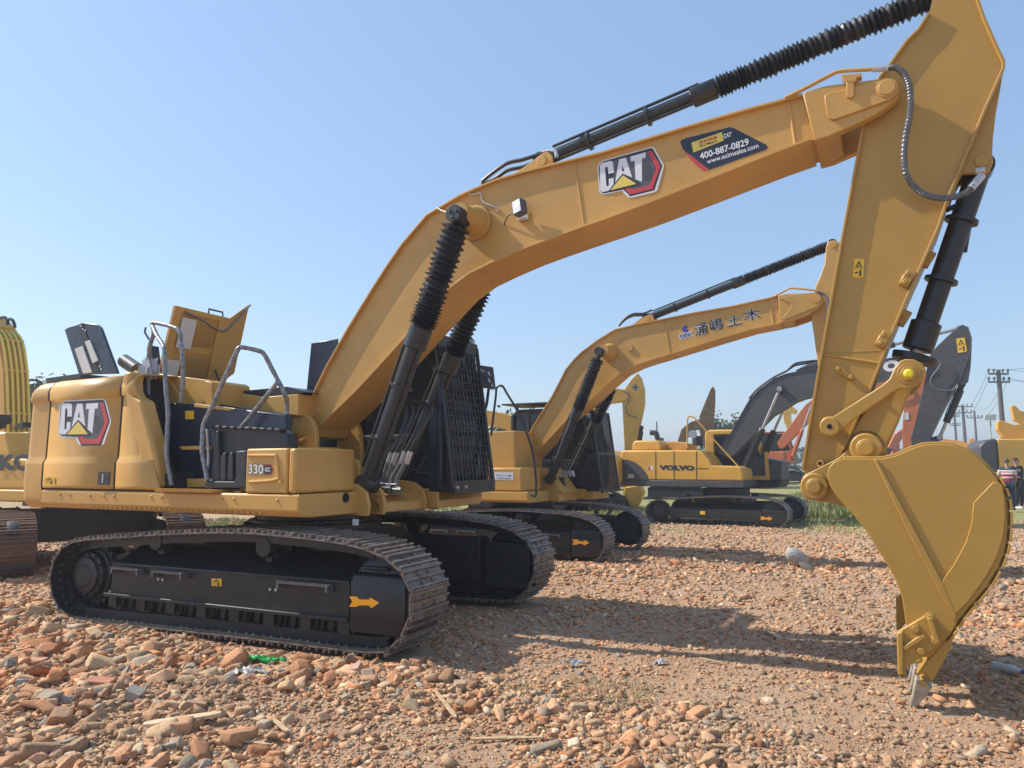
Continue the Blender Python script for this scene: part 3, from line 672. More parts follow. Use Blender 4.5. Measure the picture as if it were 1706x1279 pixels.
lettering('print', 'CAT', FU, *Z6([(1047, 302), (1102, 286), (1047, 268)]), Yk-.0035, M['white'], st, bold=.05)
lettering('print', '400-887-0829', FU, *Z6([(882, 452), (1230, 345), (874, 406)]), Yk-.0025, M['white'], st, bold=.02)
lettering('print', 'www.ecimsales.com', FU, *Z6([(932, 482), (1298, 366), (925, 450)]), Yk-.0025, M['white'], st, bold=.015)
lettering('print', '易初明通', FU, *Z6([(872, 341), (1000, 301), (870, 319)]), Yk-.0035, M['red'], st, bold=.02)
lettering('print', 'ECI Metro', FU, *Z6([(878, 362), (1002, 324), (876, 346)]), Yk-.0035, M['ink'], st, bold=.02)
# work light and wiring
mb = MB(); cb = U3(873, 357, -BW); mb.box(cb.x-.05, cb.x+.05, -BW-.07, -BW, cb.z-.07, cb.z-.055); mb.box(cb.x-.05, cb.x+.05, -BW-.01, -BW, cb.z-.07, cb.z+.02)
lb = mb.build('lamp_bracket', M['panelw'], boom)
cl = U3(866, 346, -BW-.10); mb = MB(); mb.obox(cl, (.055, -.012, .012), (.014, .038, -.005), (-.016, .01, .075)); wl = mb.build('work_light', M['inkg'], boom, 0, bevel=.008)
MB().obox(cl+Vector((-.014, -.042, .005)), (.045, -.010, .010), (.001, .004, 0), (-.013, .008, .064)).build('lens', M['zinc'], wl)
mb = MB(); mb.tube([U3(862, 352, -BW-.08), U3(848, 358, -BW-.05), U3(842, 368, -BW-.02), U3(840, 375, -BW)], .006, 6); mb.build('cable', M['ink'], boom)
mb = MB(); mb.tube([U3(775, 318, -BW-.02), U3(786, 324, -BW-.02), U3(800, 322, -BW-.02), U3(804, 335, -BW-.02), U3(820, 343, -BW-.02), U3(832, 348, -BW)], .007, 6)
mb.tube([U3(728, 345, -BF), U3(735, 350, -.45), U3(755, 356, -.6)], .006, 6); mb.build('lube_line', M['panelw'], boom)
# hoses to the stick cylinder
for k, dz in enumerate((0, 12)):
    mb = MB(); y = -.08+k*.12
    mb.tube([U3(803, 302+dz*.3, y), U3(822, 287+dz, y), U3(845, 272+dz, y), U3(870, 266+dz, y), U3(895, 258+dz*.8, y), U3(915, 254, y)], .021, 10); mb.build('hose', M['black'], boom)
mb = MB(); a = U3(903, 255, -.05); b = U3(925, 252, -.05); mb.tube([a, b, U3(927, 264, -.05)], .026, 10); mb.build('hose_fitting', M['zinc'], boom)
# --- cylinders
ram(EX, SW, U3(612, 806, -.50), U3(766, 362, -.58), .60, .96, .088, .118, .148, 3)
mb = MB(); e = U3(766, 361, -.60); mb.cyl((e.x, -.60, e.z), (e.x, -.73, e.z), .088, 28); mb.cyl((e.x, -.48, e.z), (e.x, -.60, e.z), .075, 24)
for i in range(3): th = 2*pi*i/3+.4; mb.cyl((e.x+.045*cos(th), -.73, e.z+.045*sin(th)), (e.x+.045*cos(th), -.74, e.z+.045*sin(th)), .016, 10)
mb.build('rod_end_cap', M['plastic'], EX, SW, bevel=.006)
ram(EX, SW, U3(664, 812, .50), FU.y(815, 445, .58), .61, .96, .09, .118, .148, 4)
ram(EX, SW, U3(903, 268, 0), U3(1562, -8, 0), .50, .985, .066, .095, .108, 5, 'stick_cylinder', pitch=.045, sq=.35)
mb = MB(); q = U3(972, 232, -.06); mb.box(q.x-.03, q.x+.03, -.09, -.03, q.z-.03, q.z+.03); mb.build('hose_clamp', M['black'], EX, SW)
ab = U3(1632, 280, 0); bb = U3(1514, 624, 0)
ram(EX, SW, ab, bb, .88, .96, .084, .112, .10, 6, 'bucket_cylinder', boot=False, rod=.05, pipes=False)
mb = MB(); d = (bb-ab).normalized(); mb.lathe(bb-d*.17, bb, [(0, .12), (.01, .165), (.06, .16), (.075, .10)], 30); mb.build('dust_boot', M['rubber'], EX, SW)
# hydraulic hoses at the cylinder feet
mb = MB()
for k, (px, py) in enumerate(((648, 766), (656, 766), (670, 764), (679, 764))):
    Yh = -.2; a = U3(px, py, Yh); b = U3(px-12 if k < 2 else px-18, py+36, Yh-.03); e = U3(640+k*8, 818+random.uniform(-3, 3), Yh-.05)
    mb.tube([a, a.lerp(b, .5), b, b.lerp(e, .6)+Vector((0, 0, -.03)), e, U3(618+k*6, 815, Yh)], .026, 10)
rnd = random.Random(9)
for i in range(9):
    mb.tube([U3(608+rnd.uniform(0, 60), 812+rnd.uniform(-6, 10), -.25+rnd.uniform(-.05, .05)) for _ in range(4)], .012, 6)
mb.build('hose_bundle', M['spring'], EX, SW)
mb = MB()
for px, py in ((649, 762), (657, 762), (671, 760), (680, 760)):
    a = U3(px+4, py-8, -.2); b = U3(px-3, py+12, -.2); mb.tube([a, b], .03, 10, smooth=False)
mb.build('hose_coupling', M['zinc'], EX, SW)
mb = MB()
for k in range(4):
    a = U3(651+k*7.5+(8 if k > 1 else 0), 754, -.2); mb.tube([a, a+Vector((.10, .05, .22)), a+Vector((.05+.03*k, .2, .5)), a+Vector((-.3, .3, .6))], .02, 8)
mb.build('hose', M['black'], EX, SW)
# --- stick
SWD = .19; SF = .225
leftl = [(1337, 781), (1351, 693), (1367, 599), (1384, 505), (1404, 390), (1424.6, 281), (1437, 213), (1465, 128), (1487, 100), (1510.6, 67), (1531, 47), (1548, 20), (1556, -18)]
rightl = [(1618, -40), (1629.5, 0), (1640, 30), (1660, 75), (1672, 100), (1672, 112), (1643, 177), (1615, 244), (1581, 325), (1562.5, 380), (1520, 474), (1482.7, 561), (1448, 652), (1429.5, 693), (1404.5, 749)]
L_ = FU.P(leftl, -SF); R_ = FU.P(rightl, -SF)
mb = MB(); mb.prism(L_+[(L_[-1][0]+.1, L_[-1][1]+.10), (R_[0][0]-.12, R_[0][1]+.06)]+R_+FU.P([(1380, 800), (1350, 815)], -SF), -SWD, SWD)
bpn = U3(1356.7, 808, -.33)
stick = mb.build('stick', Yb, EX, SW, smooth=30)
mb = MB(); mb.ribbon(L_[:-1], -SF, SF, .02); mb.build('front_flange', Yb, stick, 0, bevel=.003)
mb = MB(); mb.ribbon(R_, -SF, SF, .02); mb.build('rear_flange', Yb, stick, 0, bevel=.003)
mb = MB(); seam((1369, 590), (1470, 606), -SWD, .014); seam((1535, 360), (1420, 350), -SWD, .006) if False else None
seam((1375, 588), (1480, 583), -SWD, .004); mb.build('weld_seam', Yb, stick, isplit=True)
mb = MB(); bk = FU.P([(1673, 103), (1668, 140), (1659, 190), (1654, 232), (1653, 255), (1655, 270), (1650, 283), (1640, 290), (1622, 288), (1603, 290), (1592, 310), (1584, 335), (1570, 335), (1620, 200)], -.14)
mb.prism(bk, -.15, -.10); mb.prism(bk, .10, .15); mb.cyl((ab.x, -.165, ab.z), (ab.x, .165, ab.z), .05); mb.build('cylinder_lug', Yb, stick, 0, bevel=.006)
rnd = random.Random(3)
for (px, py, s) in ((1512, 464, 1), (1472, 565, 1), (1545, 432, .7), (1505, 530, .7)):
    v = U3(px, py, -SWD-.02 if s == 1 else -.05); mb = MB()
    mb.obox(v, (.035, 0, .055), (0, .03, 0), (.03, 0, -.018)); mb.obox(v+Vector((-.03, -.01, .0)), (.016, 0, .03), (0, .014, 0), (.012, 0, -.008))
    mb.obox(v+Vector((.0, -.03, .03)), (.012, 0, .012), (0, .014, 0), (.012, 0, -.012)); mb.obox(v+Vector((-.02, -.03, -.03)), (.012, 0, .012), (0, .014, 0), (.012, 0, -.012))
    mb.build('pipe_lug', Yb, stick, 0, bevel=.006)
mb = MB(); a = U3(1397, 615, -SWD-.02); b = U3(1418, 629, -SWD-.02); mb.beam(a, b, .05, .045); 
for q in (a, b): mb.cyl(q, q+Vector((0, -.05, 0)), .018, 10)
mb.build('lock_bracket', Yb, stick, 0, bevel=.005)
warn_label(stick, 0, FU, [(1423, 431), (1440, 431), (1438, 462), (1421, 462)], -SWD-.004)
mb = MB(); hp_ = [(1480, 113), (1493, 113), (1505, 122), (1514, 140), (1517, 165), (1515, 195), (1509, 225), (1506, 260), (1509, 288), (1522, 310), (1541, 324), (1565, 330), (1590, 328), (1610, 320), (1622, 308)]
V = [U3(a, b, -.37 if i < 9 else -.30) for i, (a, b) in enumerate(hp_)]; dense = crspline(V, 14)
mb.tube(dense, lambda t: .0235+.0035*sin(t*420), 10, smooth=False); mb.build('armoured_hose', M['spring'], EX, SW)
mb = MB(); mb.tube([U3(1617, 314, -.30), U3(1636, 292, -.26)], .03, 10, smooth=False); mb.tube([U3(1625, 285, -.2), U3(1641, 283, -.2)], .025, 10, smooth=False); mb.build('hose_fitting', M['zinc'], EX, SW)
mb = MB(); mb.tube([U3(1578, 349, -.12), U3(1600, 340, 0)], .02, 8, smooth=False); mb.tube([U3(1607, 420, .02), U3(1622, 335, 0)], .018, 8, smooth=False); mb.build('hydraulic_pipe', M['black'], EX, SW)
# --- linkage
Z6b = lambda pts: Z(1320, 560, .2346, pts)
lk = Z6b([(193, 640), (197, 610), (220, 580), (250, 567), (285, 570), (430, 480), (640, 345), (690, 300), (725, 225), (765, 175), (800, 160), (860, 162), (925, 190), (948, 235), (930, 300), (880, 355), (830, 375), (760, 372), (700, 405), (640, 450), (450, 580), (345, 665), (320, 690), (285, 712), (240, 712), (205, 685)])
lp = FU.P(lk, -.34); mb = MB(); mb.prism(lp, -.34, -.285); mb.prism(lp, .285, .34); tl_ = mb.build('tilt_link', Yb, EX, SW, bevel=.01, ysplit=True)
mb = MB()
for (a, b, r) in ((266, 642, .072), ): v = FU.y(*Z6b([(a, b)])[0], -.34); mb.lathe((v.x, -.34, v.z), (v.x, -.36, v.z), [(0, r), (.02, r*.95)], 26); mb.cyl((v.x, -.3, v.z), (v.x, .3, v.z), .05); hv = v
v2 = FU.y(*Z6b([(825, 268)])[0], -.34); mb.cyl((v2.x, -.37, v2.z), (v2.x, .37, v2.z), .06, 6); mb.cyl((v2.x, -.35, v2.z), (v2.x, -.34, v2.z), .08)
mb.build('link_pin', Yb, tl_, 0, bevel=.004, isplit=True)
mb = MB(); mb.cyl((hv.x, -.355, hv.z), (hv.x, -.363, hv.z), .02, 12); mb.build('grease_hole', M['hole'], tl_)
mb = MB(); mb.lathe((v2.x, -.37, v2.z), (v2.x, -.395, v2.z), [(0, .036), (.015, .034), (.025, .02)], 18); mb.build('grease_cap', M['dot'], tl_)
v3 = FU.y(*Z6b([(522, 790)])[0], -.26)
mb = MB(); d = Vector((v2.x-v3.x, 0, v2.z-v3.z)); n2 = Vector((-d.z, 0, d.x)).normalized()
c0 = Vector((v3.x, 0, v3.z)); c1 = Vector((v2.x, 0, v2.z))
mb.prism([(c0.x-n2.x*.13, c0.z-n2.z*.13), (c0.x+n2.x*.15, c0.z+n2.z*.15), (c0.x+d.x*.72+n2.x*.14, c0.z+d.z*.72+n2.z*.14), (c1.x+n2.x*.07, c1.z+n2.z*.07), (c1.x-n2.x*.05, c1.z-n2.z*.05), (c0.x+d.x*.5-n2.x*.10, c0.z+d.z*.5-n2.z*.10)], -.20, .20)
mb.cyl((v3.x, -.2, v3.z), (v3.x, .2, v3.z), .15); mb.build('power_link', Yb, EX, SW, bevel=.015)
mb = MB(); sp_ = U3(1367, 772, -SWD-.02); mb.lathe((sp_.x, -.2, sp_.z), (sp_.x, -.26, sp_.z), [(0, .03), (.06, .028)], 14); gp = mb.build('grease_port', Yw, stick)
MB().cyl((sp_.x, -.258, sp_.z), (sp_.x, -.264, sp_.z), .015, 10).build('port_hole', M['hole'], gp)
# --- bucket
ZB1 = lambda pts: Z(1300, 700, .3908, pts); BY = .72
ears = [(85, 285), (88, 258), (100, 235), (170, 200), (250, 160), (290, 120), (305, 90), (330, 65), (365, 57), (405, 65), (430, 95), (440, 155), (470, 180), (300, 330), (270, 368), (245, 360), (110, 335), (92, 315)]
bk = MB(); ep = FU.P(ZB1(ears), -.30); bk.prism(ep, -.30, -.25); bk.prism(ep, .25, .30)
side = ZB1([(200, 235), (205, 205), (225, 180), (265, 163), (400, 164), (440, 162), (490, 151), (560, 120), (610, 104), (680, 100), (740, 106), (800, 130), (850, 165), (890, 205), (925, 250), (950, 300), (966, 350), (970, 420), (966, 500), (955, 560), (930, 625), (880, 710), (810, 790), (762, 850), (725, 912), (640, 1010), (600, 1010), (560, 930), (535, 868), (520, 760), (500, 700), (470, 640), (440, 590), (380, 490), (300, 390), (245, 330), (210, 275)])
sp2 = FU.P(side, -BY); bk.prism(sp2, -BY, -BY+.035); bk.prism(sp2, BY-.035, BY)
shp = FU.P(ZB1([(265, 163), (400, 164), (440, 162), (490, 151), (560, 120), (610, 104), (680, 100), (740, 106), (800, 130), (850, 165), (890, 205), (925, 250), (950, 300), (966, 350), (970, 420), (966, 500), (955, 560), (930, 625), (880, 710), (810, 790), (762, 850), (725, 912), (665, 985)]), -BY)
bk.ribbon(shp, -BY+.036, BY-.036, .035)
bk.beam((ep[9][0], -.5, ep[9][1]-.25), (ep[9][0], .5, ep[9][1]-.25), .1, .1)
BK = bk.build('bucket', Yb, EX, SW, bevel=.006, smooth=40)
mb = MB(); mb.prism(FU.P(ZB1([(398, 166), (412, 166), (560, 440), (700, 705), (752, 830), (742, 862), (670, 715), (545, 480)]), -BY), -BY-.018, -BY); mb.build('side_rib', Yb, BK, 0, bevel=.006)
mb = MB(); mb.prism(FU.P(ZB1([(822, 352), (905, 264), (925, 262), (945, 275), (955, 330), (958, 420), (948, 500), (925, 575), (880, 660), (800, 770), (745, 826), (682, 694), (740, 612), (790, 520), (814, 440)]), -BY), -BY-.016, -BY); mb.build('wear_plate', Yb, BK, 0, bevel=.004)
mb = MB(); path = crspline([Vector((a, 0, b)) for a, b in shp[11:]], 8); nseg_ = 0; acc = 0
i = 0
while i < len(path)-7:
    a, b = path[i], path[i+6]; d = (b-a).normalized(); nn = Vector((d.z, 0, -d.x)); 
    if nn.x < 0: nn = -nn
    mb.obox((a+b)/2+nn*.021+Vector((0, -BY+.09, 0)), d*(b-a).length*.48, (0, .10, 0), nn*.008); mb.obox((a+b)/2+nn*.021+Vector((0, BY-.09, 0)), d*(b-a).length*.48, (0, .10, 0), nn*.008)
    i += 7
mb.build('heel_shroud', Yb, BK, 0, bevel=.003, ysplit=True)
for (a, b, r, yy) in ((145, 282, .105, -.36), (365, 118, .115, -.36)):
    v = FU.y(*ZB1([(a, b)])[0], yy); mb = MB()
    for s in (-1, 1):
        mb.lathe((v.x, s*.29, v.z), (v.x, s*.37, v.z), [(0, r), (.05, r), (.06, r*.92), (.07, r*.92), (.07, r*.58), (.085, r*.56)], 32)
    mb.cyl((v.x, -.3, v.z), (v.x, .3, v.z), .06); mb.cyl((v.x, -.37, v.z), (v.x, -.392, v.z), r*.45, 24); mb.build('bucket_pin', Yb, BK, 0, bevel=.004)
# lip, adapters and teeth
ZL = lambda pts: Z(1460, 960, .1876, pts)
cut = [(182, 505), (195, 490), (455, 340), (480, 336), (512, 365), (566, 600), (252, 832), (268, 868), (250, 882), (198, 876), (190, 870)]
for s in (-1, 1):
    mb = MB(); y0 = s*(BY+.001); y1 = s*(BY+.045); cp_ = FU.P(ZL(cut), -BY-.05); mb.prism(cp_, y0, y1)
    mb.prism(FU.P(ZL([(182, 505), (236, 480), (240, 860), (200, 876)]), -BY-.05), y1, y1+s*.03)
    A_, B_ = (Vector(FU.P(ZL([p]), -BY-.05)[0]) for p in ((240, 640), (430, 520))); mb.beam((A_.x, y1+s*.012, A_.y), (B_.x, y1+s*.012, B_.y), .03, .03, (0, 1, 0))
    A_, B_ = (Vector(FU.P(ZL([p]), -BY-.05)[0]) for p in ((470, 360), (545, 590))); mb.beam((A_.x, y1+s*.012, A_.y), (B_.x, y1+s*.012, B_.y), .03, .05, (0, 1, 0))
    ct = mb.build('side_cutter', Yb, BK, 0, bevel=.006)
    mb = MB()
    for p in ((348, 465), (478, 368), (522, 574), (397, 664)):
        v = FU.P(ZL([p]), -BY-.06)[0]; mb.cyl((v[0], y1, v[1]), (v[0], y1+s*.03, v[1]), .024, 6); mb.cyl((v[0], y1, v[1]), (v[0], y1+s*.008, v[1]), .034, 16)
    mb.build('cutter_bolt', Yb, ct, 0, bevel=.003, isplit=True)
la = Vector(FU.P(ZB1([(725, 912)]), -BY)[0]); lb_ = Vector(FU.P(ZB1([(615, 1045)]), -BY)[0]); ld = (lb_-la).normalized(); ln = Vector((ld.y, -ld.x))
if ln.x < 0: ln = -ln
mb = MB(); p = [la-ln*.02, la+ln*.035, lb_+ln*.035, lb_-ln*.01]; mb.prism([tuple(q) for q in p], -BY+.04, BY-.04); mb.build('cutting_lip', Yb, BK, 0, bevel=.006)
adp = FU.P(ZL([(440, 862), (360, 862), (425, 780), (590, 580), (605, 555), (640, 555), (684, 588), (640, 680), (500, 935), (470, 925)]), -.70)
tip_ = FU.P(ZL([(345, 890), (500, 965), (430, 1080), (350, 1168), (318, 1172), (292, 1165), (318, 1040)]), -.66)
bx = Vector(adp[0])-Vector(tip_[0])
for k in range(5):
    yc = -.64+k*.32; mb = MB()
    mb.prism(adp, yc-.065, yc+.065); mb.prism([tuple(Vector(q)*1.0+(Vector(q)-Vector(adp[4]))*.04) for q in adp], yc-.03, yc+.03)
    ad = mb.build('tooth_adapter', Yb, BK, 0, bevel=.012)
    mb = MB(); n = len(tip_); zt = min(q[1] for q in tip_); zm = max(q[1] for q in tip_)
    def hwid(z): return .018+.047*((z-zt)/(zm-zt))
    vs = [(x, yc-hwid(z), z) for x, z in tip_]+[(x, yc+hwid(z), z) for x, z in tip_]
    mb.add(vs, [tuple(range(n)), tuple(range(2*n-1, n-1, -1))]+[(i, i+n, (i+1) % n+n, (i+1) % n) for i in range(n)])
    tt = mb.build('bucket_tooth', M['tooth'], BK, 0, bevel=.01)
    v = FU.P(ZL([(418, 945)]), -.7)[0]; MB().cyl((v[0], yc-.085, v[1]), (v[0], yc+.085, v[1]), .022, 12).build('tooth_pin', Yb, ad)
# --- cab of the big excavator
def cab(root, fr, rz, x0, x1t, x1b, y0, y1, zb, zt, guard, name='cab'):
    mb = MB(); w = .07
    sil = [(x0+.0, zb), (x1b-.10, zb), (x1b, zb+.25), (x1b, zb+.7), (x1t, zt-.12), (x1t-.12, zt), (x0+.15, zt), (x0+.02, zt-.12)]
    # pillars, roof, floor, rear wall as real members
    for y in (y0, y1-w):
        mb.ribbon([(x0+.04, zb+.02), (x0+.04, zt-.14), (x0+.17, zt-.03), (x1t-.14, zt-.03), (x1t-.02, zt-.14), (x1b-.03, zb+.72), (x1b-.03, zb+.05)], y, y+w, .085)
        mb.prism([(x0+.03, zb), (x1b-.02, zb), (x1b-.02, zb+.62), (x0+.55, zb+.62), (x0+.5, zb+.75), (x0+.03, zb+.75)], y, y+w)
        mb.ribbon([(x0+.72, zb+.6), (x0+.72, zt-.05)], y, y+w, .08)
        mb.ribbon([(x1t-.25, zt-.05), (x0+.72+.35, zb+.62)] if False else [(x0+.45, zb+.7), (x0+.45, zt-.05)], y, y+w, .06)
    mb.prism([(x0+.12, zt-.07), (x1t-.1, zt-.07), (x1t-.12, zt), (x0+.15, zt)], y0, y1)
    mb.prism([(x0, zb), (x1b-.02, zb), (x1b-.02, zb+.06), (x0, zb+.06)], y0, y1)
    mb.prism([(x0, zb), (x0+.07, zb), (x0+.07, zt-.1), (x0+.03, zt-.1)], y0, y1)
    o = mb.build(name, M['plastic'], root, rz, bevel=.02)
    g = MB(); g.prism([(x0+.06, zb+.6), (x1b-.04, zb+.62), (x1t-.06, zt-.15), (x0+.15, zt-.06)], y0+.03, y0+.038); g.prism([(x0+.06, zb+.6), (x1b-.04, zb+.62), (x1t-.06, zt-.15), (x0+.15, zt-.06)], y1-.038, y1-.03)
    g.beam((x1b-.03, (y0+y1)/2, zb+.3), (x1b-.03, (y0+y1)/2, zb+.72), .01, y1-y0-.1) if False else None
    g.add([(x1b-.03, y0+.05, zb+.1), (x1b-.03, y1-.05, zb+.1), (x1b-.03, y1-.05, zb+.72), (x1b-.03, y0+.05, zb+.72), (x1t-.03, y1-.05, zt-.14), (x1t-.03, y0+.05, zt-.14)], [(0, 1, 2, 3), (3, 2, 4, 5)])
    g.build('cab_glass', M['glass'], o)
    s = MB(); s.prism([(x0+.35, zb+.5), (x0+.9, zb+.45), (x0+.95, zb+.55), (x0+.5, zb+.6), (x0+.45, zb+1.25), (x0+.3, zb+1.3)], y0+.25, y1-.25); s.build('seat', M['plastic'], o, bevel=.03)
    return o
XG0, XG1 = 1.62, 1.40
cb_ = cab(EX, FU, SW, -.62, 1.28, 1.50, .52, 1.47, 1.36, 3.14, True)
MB().prism([(-.55, 2.98), (1.2, 2.98), (1.2, 3.10), (-.5, 3.19), (-.58, 3.1)], .6, 1.4).build('roof_hatch', M['bluefilm'], cb_, bevel=.02)
for pts, n_i in (([(-.66, 2.55), (-.60, 3.2), (-.15, 3.22), (-.15, 2.7), (-.45, 2.45)], 'cab_window_rear'),):
    MB().prism(pts, .50, .518).build('rear_quarter_panel', M['bluefilm'], cb_, bevel=.01)
mb = MB()   # moulded relief on the cab side
mb.tube([U3(682, 784, .50), U3(697, 783, .50), U3(705, 768, .50), U3(709, 761, .50), U3(720, 760, .50)], .008, 6, smooth=False)
mb.tube([U3(689, 797, .50), U3(690, 790, .50), U3(695, 787, .50), U3(718, 787, .50)], .008, 6, smooth=False); mb.build('side_moulding', M['spring'], cb_)
# front guard: frame, uprights, cross wires
gl = [U3(757, 806, .5), U3(742, 650, .5), U3(731, 588, .5)]
def gx(z): return 1.62-(z-1.35)*.145
mb = MB(); gy0, gy1 = .46, 1.40
for y in (gy0, gy1): mb.tube([(gx(1.34), y, 1.34), (gx(2.2), y, 2.2), (gx(3.1), y, 3.1)], .028, 8, smooth=False)
mb.beam((gx(1.35), gy0, 1.36), (gx(1.35), gy1, 1.36), .05, .15); mb.beam((gx(3.07), gy0, 3.07), (gx(3.07), gy1, 3.07), .03, .16)
for y in (gy0, gy1): mb.beam((gx(3.05), y, 3.10), (.9, y, 3.18), .03, .06); mb.beam((gx(1.36), y, 1.36), (1.3, y, 1.36), .03, .10)
gd_ = mb.build('front_guard', M['black'], EX, SW, bevel=.006)
mb = MB()
for i in range(1, 12):
    y = gy0+(gy1-gy0)*i/12; mb.tube([(gx(1.38), y, 1.38), (gx(3.02), y, 3.02)], .009 if i % 3 else .013, 6, smooth=False)
for i in range(1, 19):
    z = 1.42+1.62*i/19; mb.tube([(gx(z), gy0, z), (gx(z), gy1, z)], .006, 5, smooth=False)
mb.build('guard_mesh', M['frame'], gd_)
mb = MB()
for y in (gy0+.02, gy0+.2, gy1-.05): mb.cyl((gx(1.36)+.02, y, 1.36), (gx(1.36)+.06, y, 1.36), .018, 8)
mb.build('guard_bolt', M['zinc'], gd_, isplit=True)
# side pillar with louvres between cab and guard
mb = MB(); mb.box(1.28, 1.40, .46, .52, 1.33, 2.35); mb.box(1.42, 1.47, .43, .48, 1.33, 2.5); mb.build('guard_side_rail', M['bluefilm'], EX, SW, bevel=.01)
for (y, z, x) in ((.50, 3.16, 1.25), (1.36, 3.14, 1.25)):
    mb = MB(); mb.tube([(x-.1, y-.1, z-.02), (x-.05, y-.05, z+.06), (x+.03, y, z+.05)], .009, 6); lm = mb.build('lamp_arm', M['black'], EX, SW)
    mb = MB(); mb.cyl((x+.02, y, z+.04), (x+.085, y, z+.02), .055, 20); hl = mb.build('cab_lamp', M['inkg'], EX, SW); MB().cyl((x+.086, y, z+.02), (x+.09, y, z+.019), .047, 18).build('lens', M['zinc'], hl)
# wrapped mirror on the far side
mb = MB(); a = U3(812, 622, 1.62); mb.obox(a+Vector((0, 0, -.05)), (.03, .12, 0), (.02, 0, 0), (-.02, 0, .15)); mr_ = mb.build('mirror', M['plastic'], EX, SW, bevel=.03)
mb = MB(); mb.tube([U3(814, 648, 1.6), U3(811, 672, 1.55), U3(806, 690, 1.5)], .02, 8, smooth=False); mb.build('mirror_arm', M['black'], EX, SW)
mb = MB(); rnd = random.Random(8)
for i in range(16):
    c_ = a+Vector((rnd.uniform(-.05, .05), rnd.uniform(-.14, .17), rnd.uniform(-.22, .1))); q = Vector((rnd.uniform(-.03, .03), rnd.uniform(-.05, .05), rnd.uniform(.02, .05)))
    mb.add([c_, c_+q, c_+Vector((0, .05, .02)), c_+Vector((.02, .04, -.03))], [(0, 1, 2), (0, 2, 3)])
mb.build('mirror_film', M['film'], EX, SW)
# hydraulic oil swivel between tracks, small label
mb = MB(); q = U3(634, 856, -.5); 
MB().box(q.x-.03, q.x+.03, -.9, -.88, 1.03, 1.09).build('deck_tag', M['paper'], EX, SW)
# ---------------------------------------------------------------- second excavator, parked alongside
G2 = 'excavators parked on the yard'
F2 = Frame(-.417, 6.823, -.149, -.007, .947); F2U = Frame(-.417, 6.823, -.149, -.05, .947); S2 = -.043
E2 = empty('crawler_excavator', F2, 'mustard yellow excavator with blue-edged characters on its boom, just behind the largest one', 'excavator', G2)
crawler(E2, -1.295, fine=False); crawler(E2, 1.295, side=1, fine=False)
t2, g2 = track_frame(E2, -1, F2); track_frame(E2, 1, F2, False)
ZZ = lambda pts: Z(800, 560, .29713, pts)
flat('arrow_marking', F2.P(ZZ([(516, 1140), (545, 1140), (556, 1150), (582, 1150), (583, 1142), (613, 1158), (580, 1174), (580, 1165), (552, 1163), (538, 1170), (516, 1168), (525, 1155)]), -1.53), -1.532, M['arrow'], g2, th=.004)
mb = MB(); mb.prismx([(-1.0, .45), (-.98, .75), (-.5, .92), (.5, .92), (.98, .75), (1.0, .45), (.5, .5), (-.5, .5)], -.75, .75); mb.lathe((0, 0, .9), (0, 0, 1.2), [(0, .75), (.1, .68), (.2, .68), (.22, .74), (.27, .74)], 36); mb.build('chassis', Kf, E2)
y2 = lambda px, py, Y: F2U.y(px, py, Y)
xs2 = y2(879, 815, -1.49).x
mb = MB(); mb.prismx([(-1.47, 1.345), (-1.49, 1.33), (-1.49, 1.17), (-1.42, 1.125), (-.5, 1.125), (-.5, 1.345)], -2.9, xs2); mb.box(-2.9, 1.1, -.499, .5, 1.12, 1.3); mb.prismx([(.5, 1.125), (1.45, 1.125), (1.45, 1.345), (.5, 1.345)], -2.8, 1.45)
mb.build('upper_deck', Yw, E2, S2, bevel=.015)
xb2 = y2(869, 790, -1.485).x; zt2 = y2(869, 779, -1.485).z
mb = MB(); mb.box(xb2-1.0, xb2, -1.485, -.62, 1.352, zt2); fb2 = mb.build('storage_box', Yw, E2, S2, bevel=.03)
mb = MB()
for k in range(3):
    v = F2U.x(907, 794+k*4.5, xb2); mb.box(xb2, xb2+.004, v.y-.06, v.y+.06, v.z-.012, v.z+.012)
mb.build('louvre_slot', M['hole'], fb2, smooth=0)
pl_ = flat('name_plate', F2U.P([(824, 786), (855, 787), (855, 800), (824, 799)], -1.487), -1.489, M['white'], fb2)
lettering('print', 'スライドレーパー装備', F2U, (826, 794), (853, 795), (826, 789), -1.4905, M['blue'], pl_, bold=.02)
lettering('print', '超低騒音型', F2U, (828, 798), (851, 798.5), (828, 795.5), -1.4905, M['ink'], pl_, bold=.02)
mb = MB(); mb.box(-2.2, xb2-.35, -1.1, .2, 1.346, 2.55); mb.prism([(-3.1, 1.13), (-2.2, 1.13), (-2.2, 2.5), (-3.0, 2.4), (-3.2, 2.1), (-3.2, 1.4)], -1.45, 1.4); mb.build('engine_housing', Yw, E2, S2, bevel=.03)
mb = MB(); cc2 = y2(868, 757, -.42); mb.prism(F2U.P([(842, 749), (866, 749), (880, 760), (884, 778), (842, 778)], -.42), -.42, -.34); mb.prism([(.0, 1.3), (1.2, 1.3), (.8, 1.8), (.2, 1.8)], -.5, .3)
mb.build('boom_bracket', Yw, E2, S2, bevel=.01)
ZA = lambda pts: Z(860, 380, .3283, pts)
t_ = [(869, 748), (889, 708.5), (905, 683), (919, 661), (930, 640), (942, 616), (955, 600), (968, 587), (994.6, 567), (1024, 549), (1057, 541), (1106, 531), (1155.5, 521), (1221, 509.7), (1280, 496.5), (1297, 492)]
b_ = [(1300, 538), (1254, 547), (1200, 563), (1155.5, 577), (1114, 590), (1080, 600), (1057, 608), (1034, 619.7), (1007.7, 642.6), (988, 662), (968, 678), (948.5, 694), (915, 730), (885, 762)]
T2_ = F2U.P(t_, -BF); B2_ = F2U.P(b_, -BF)
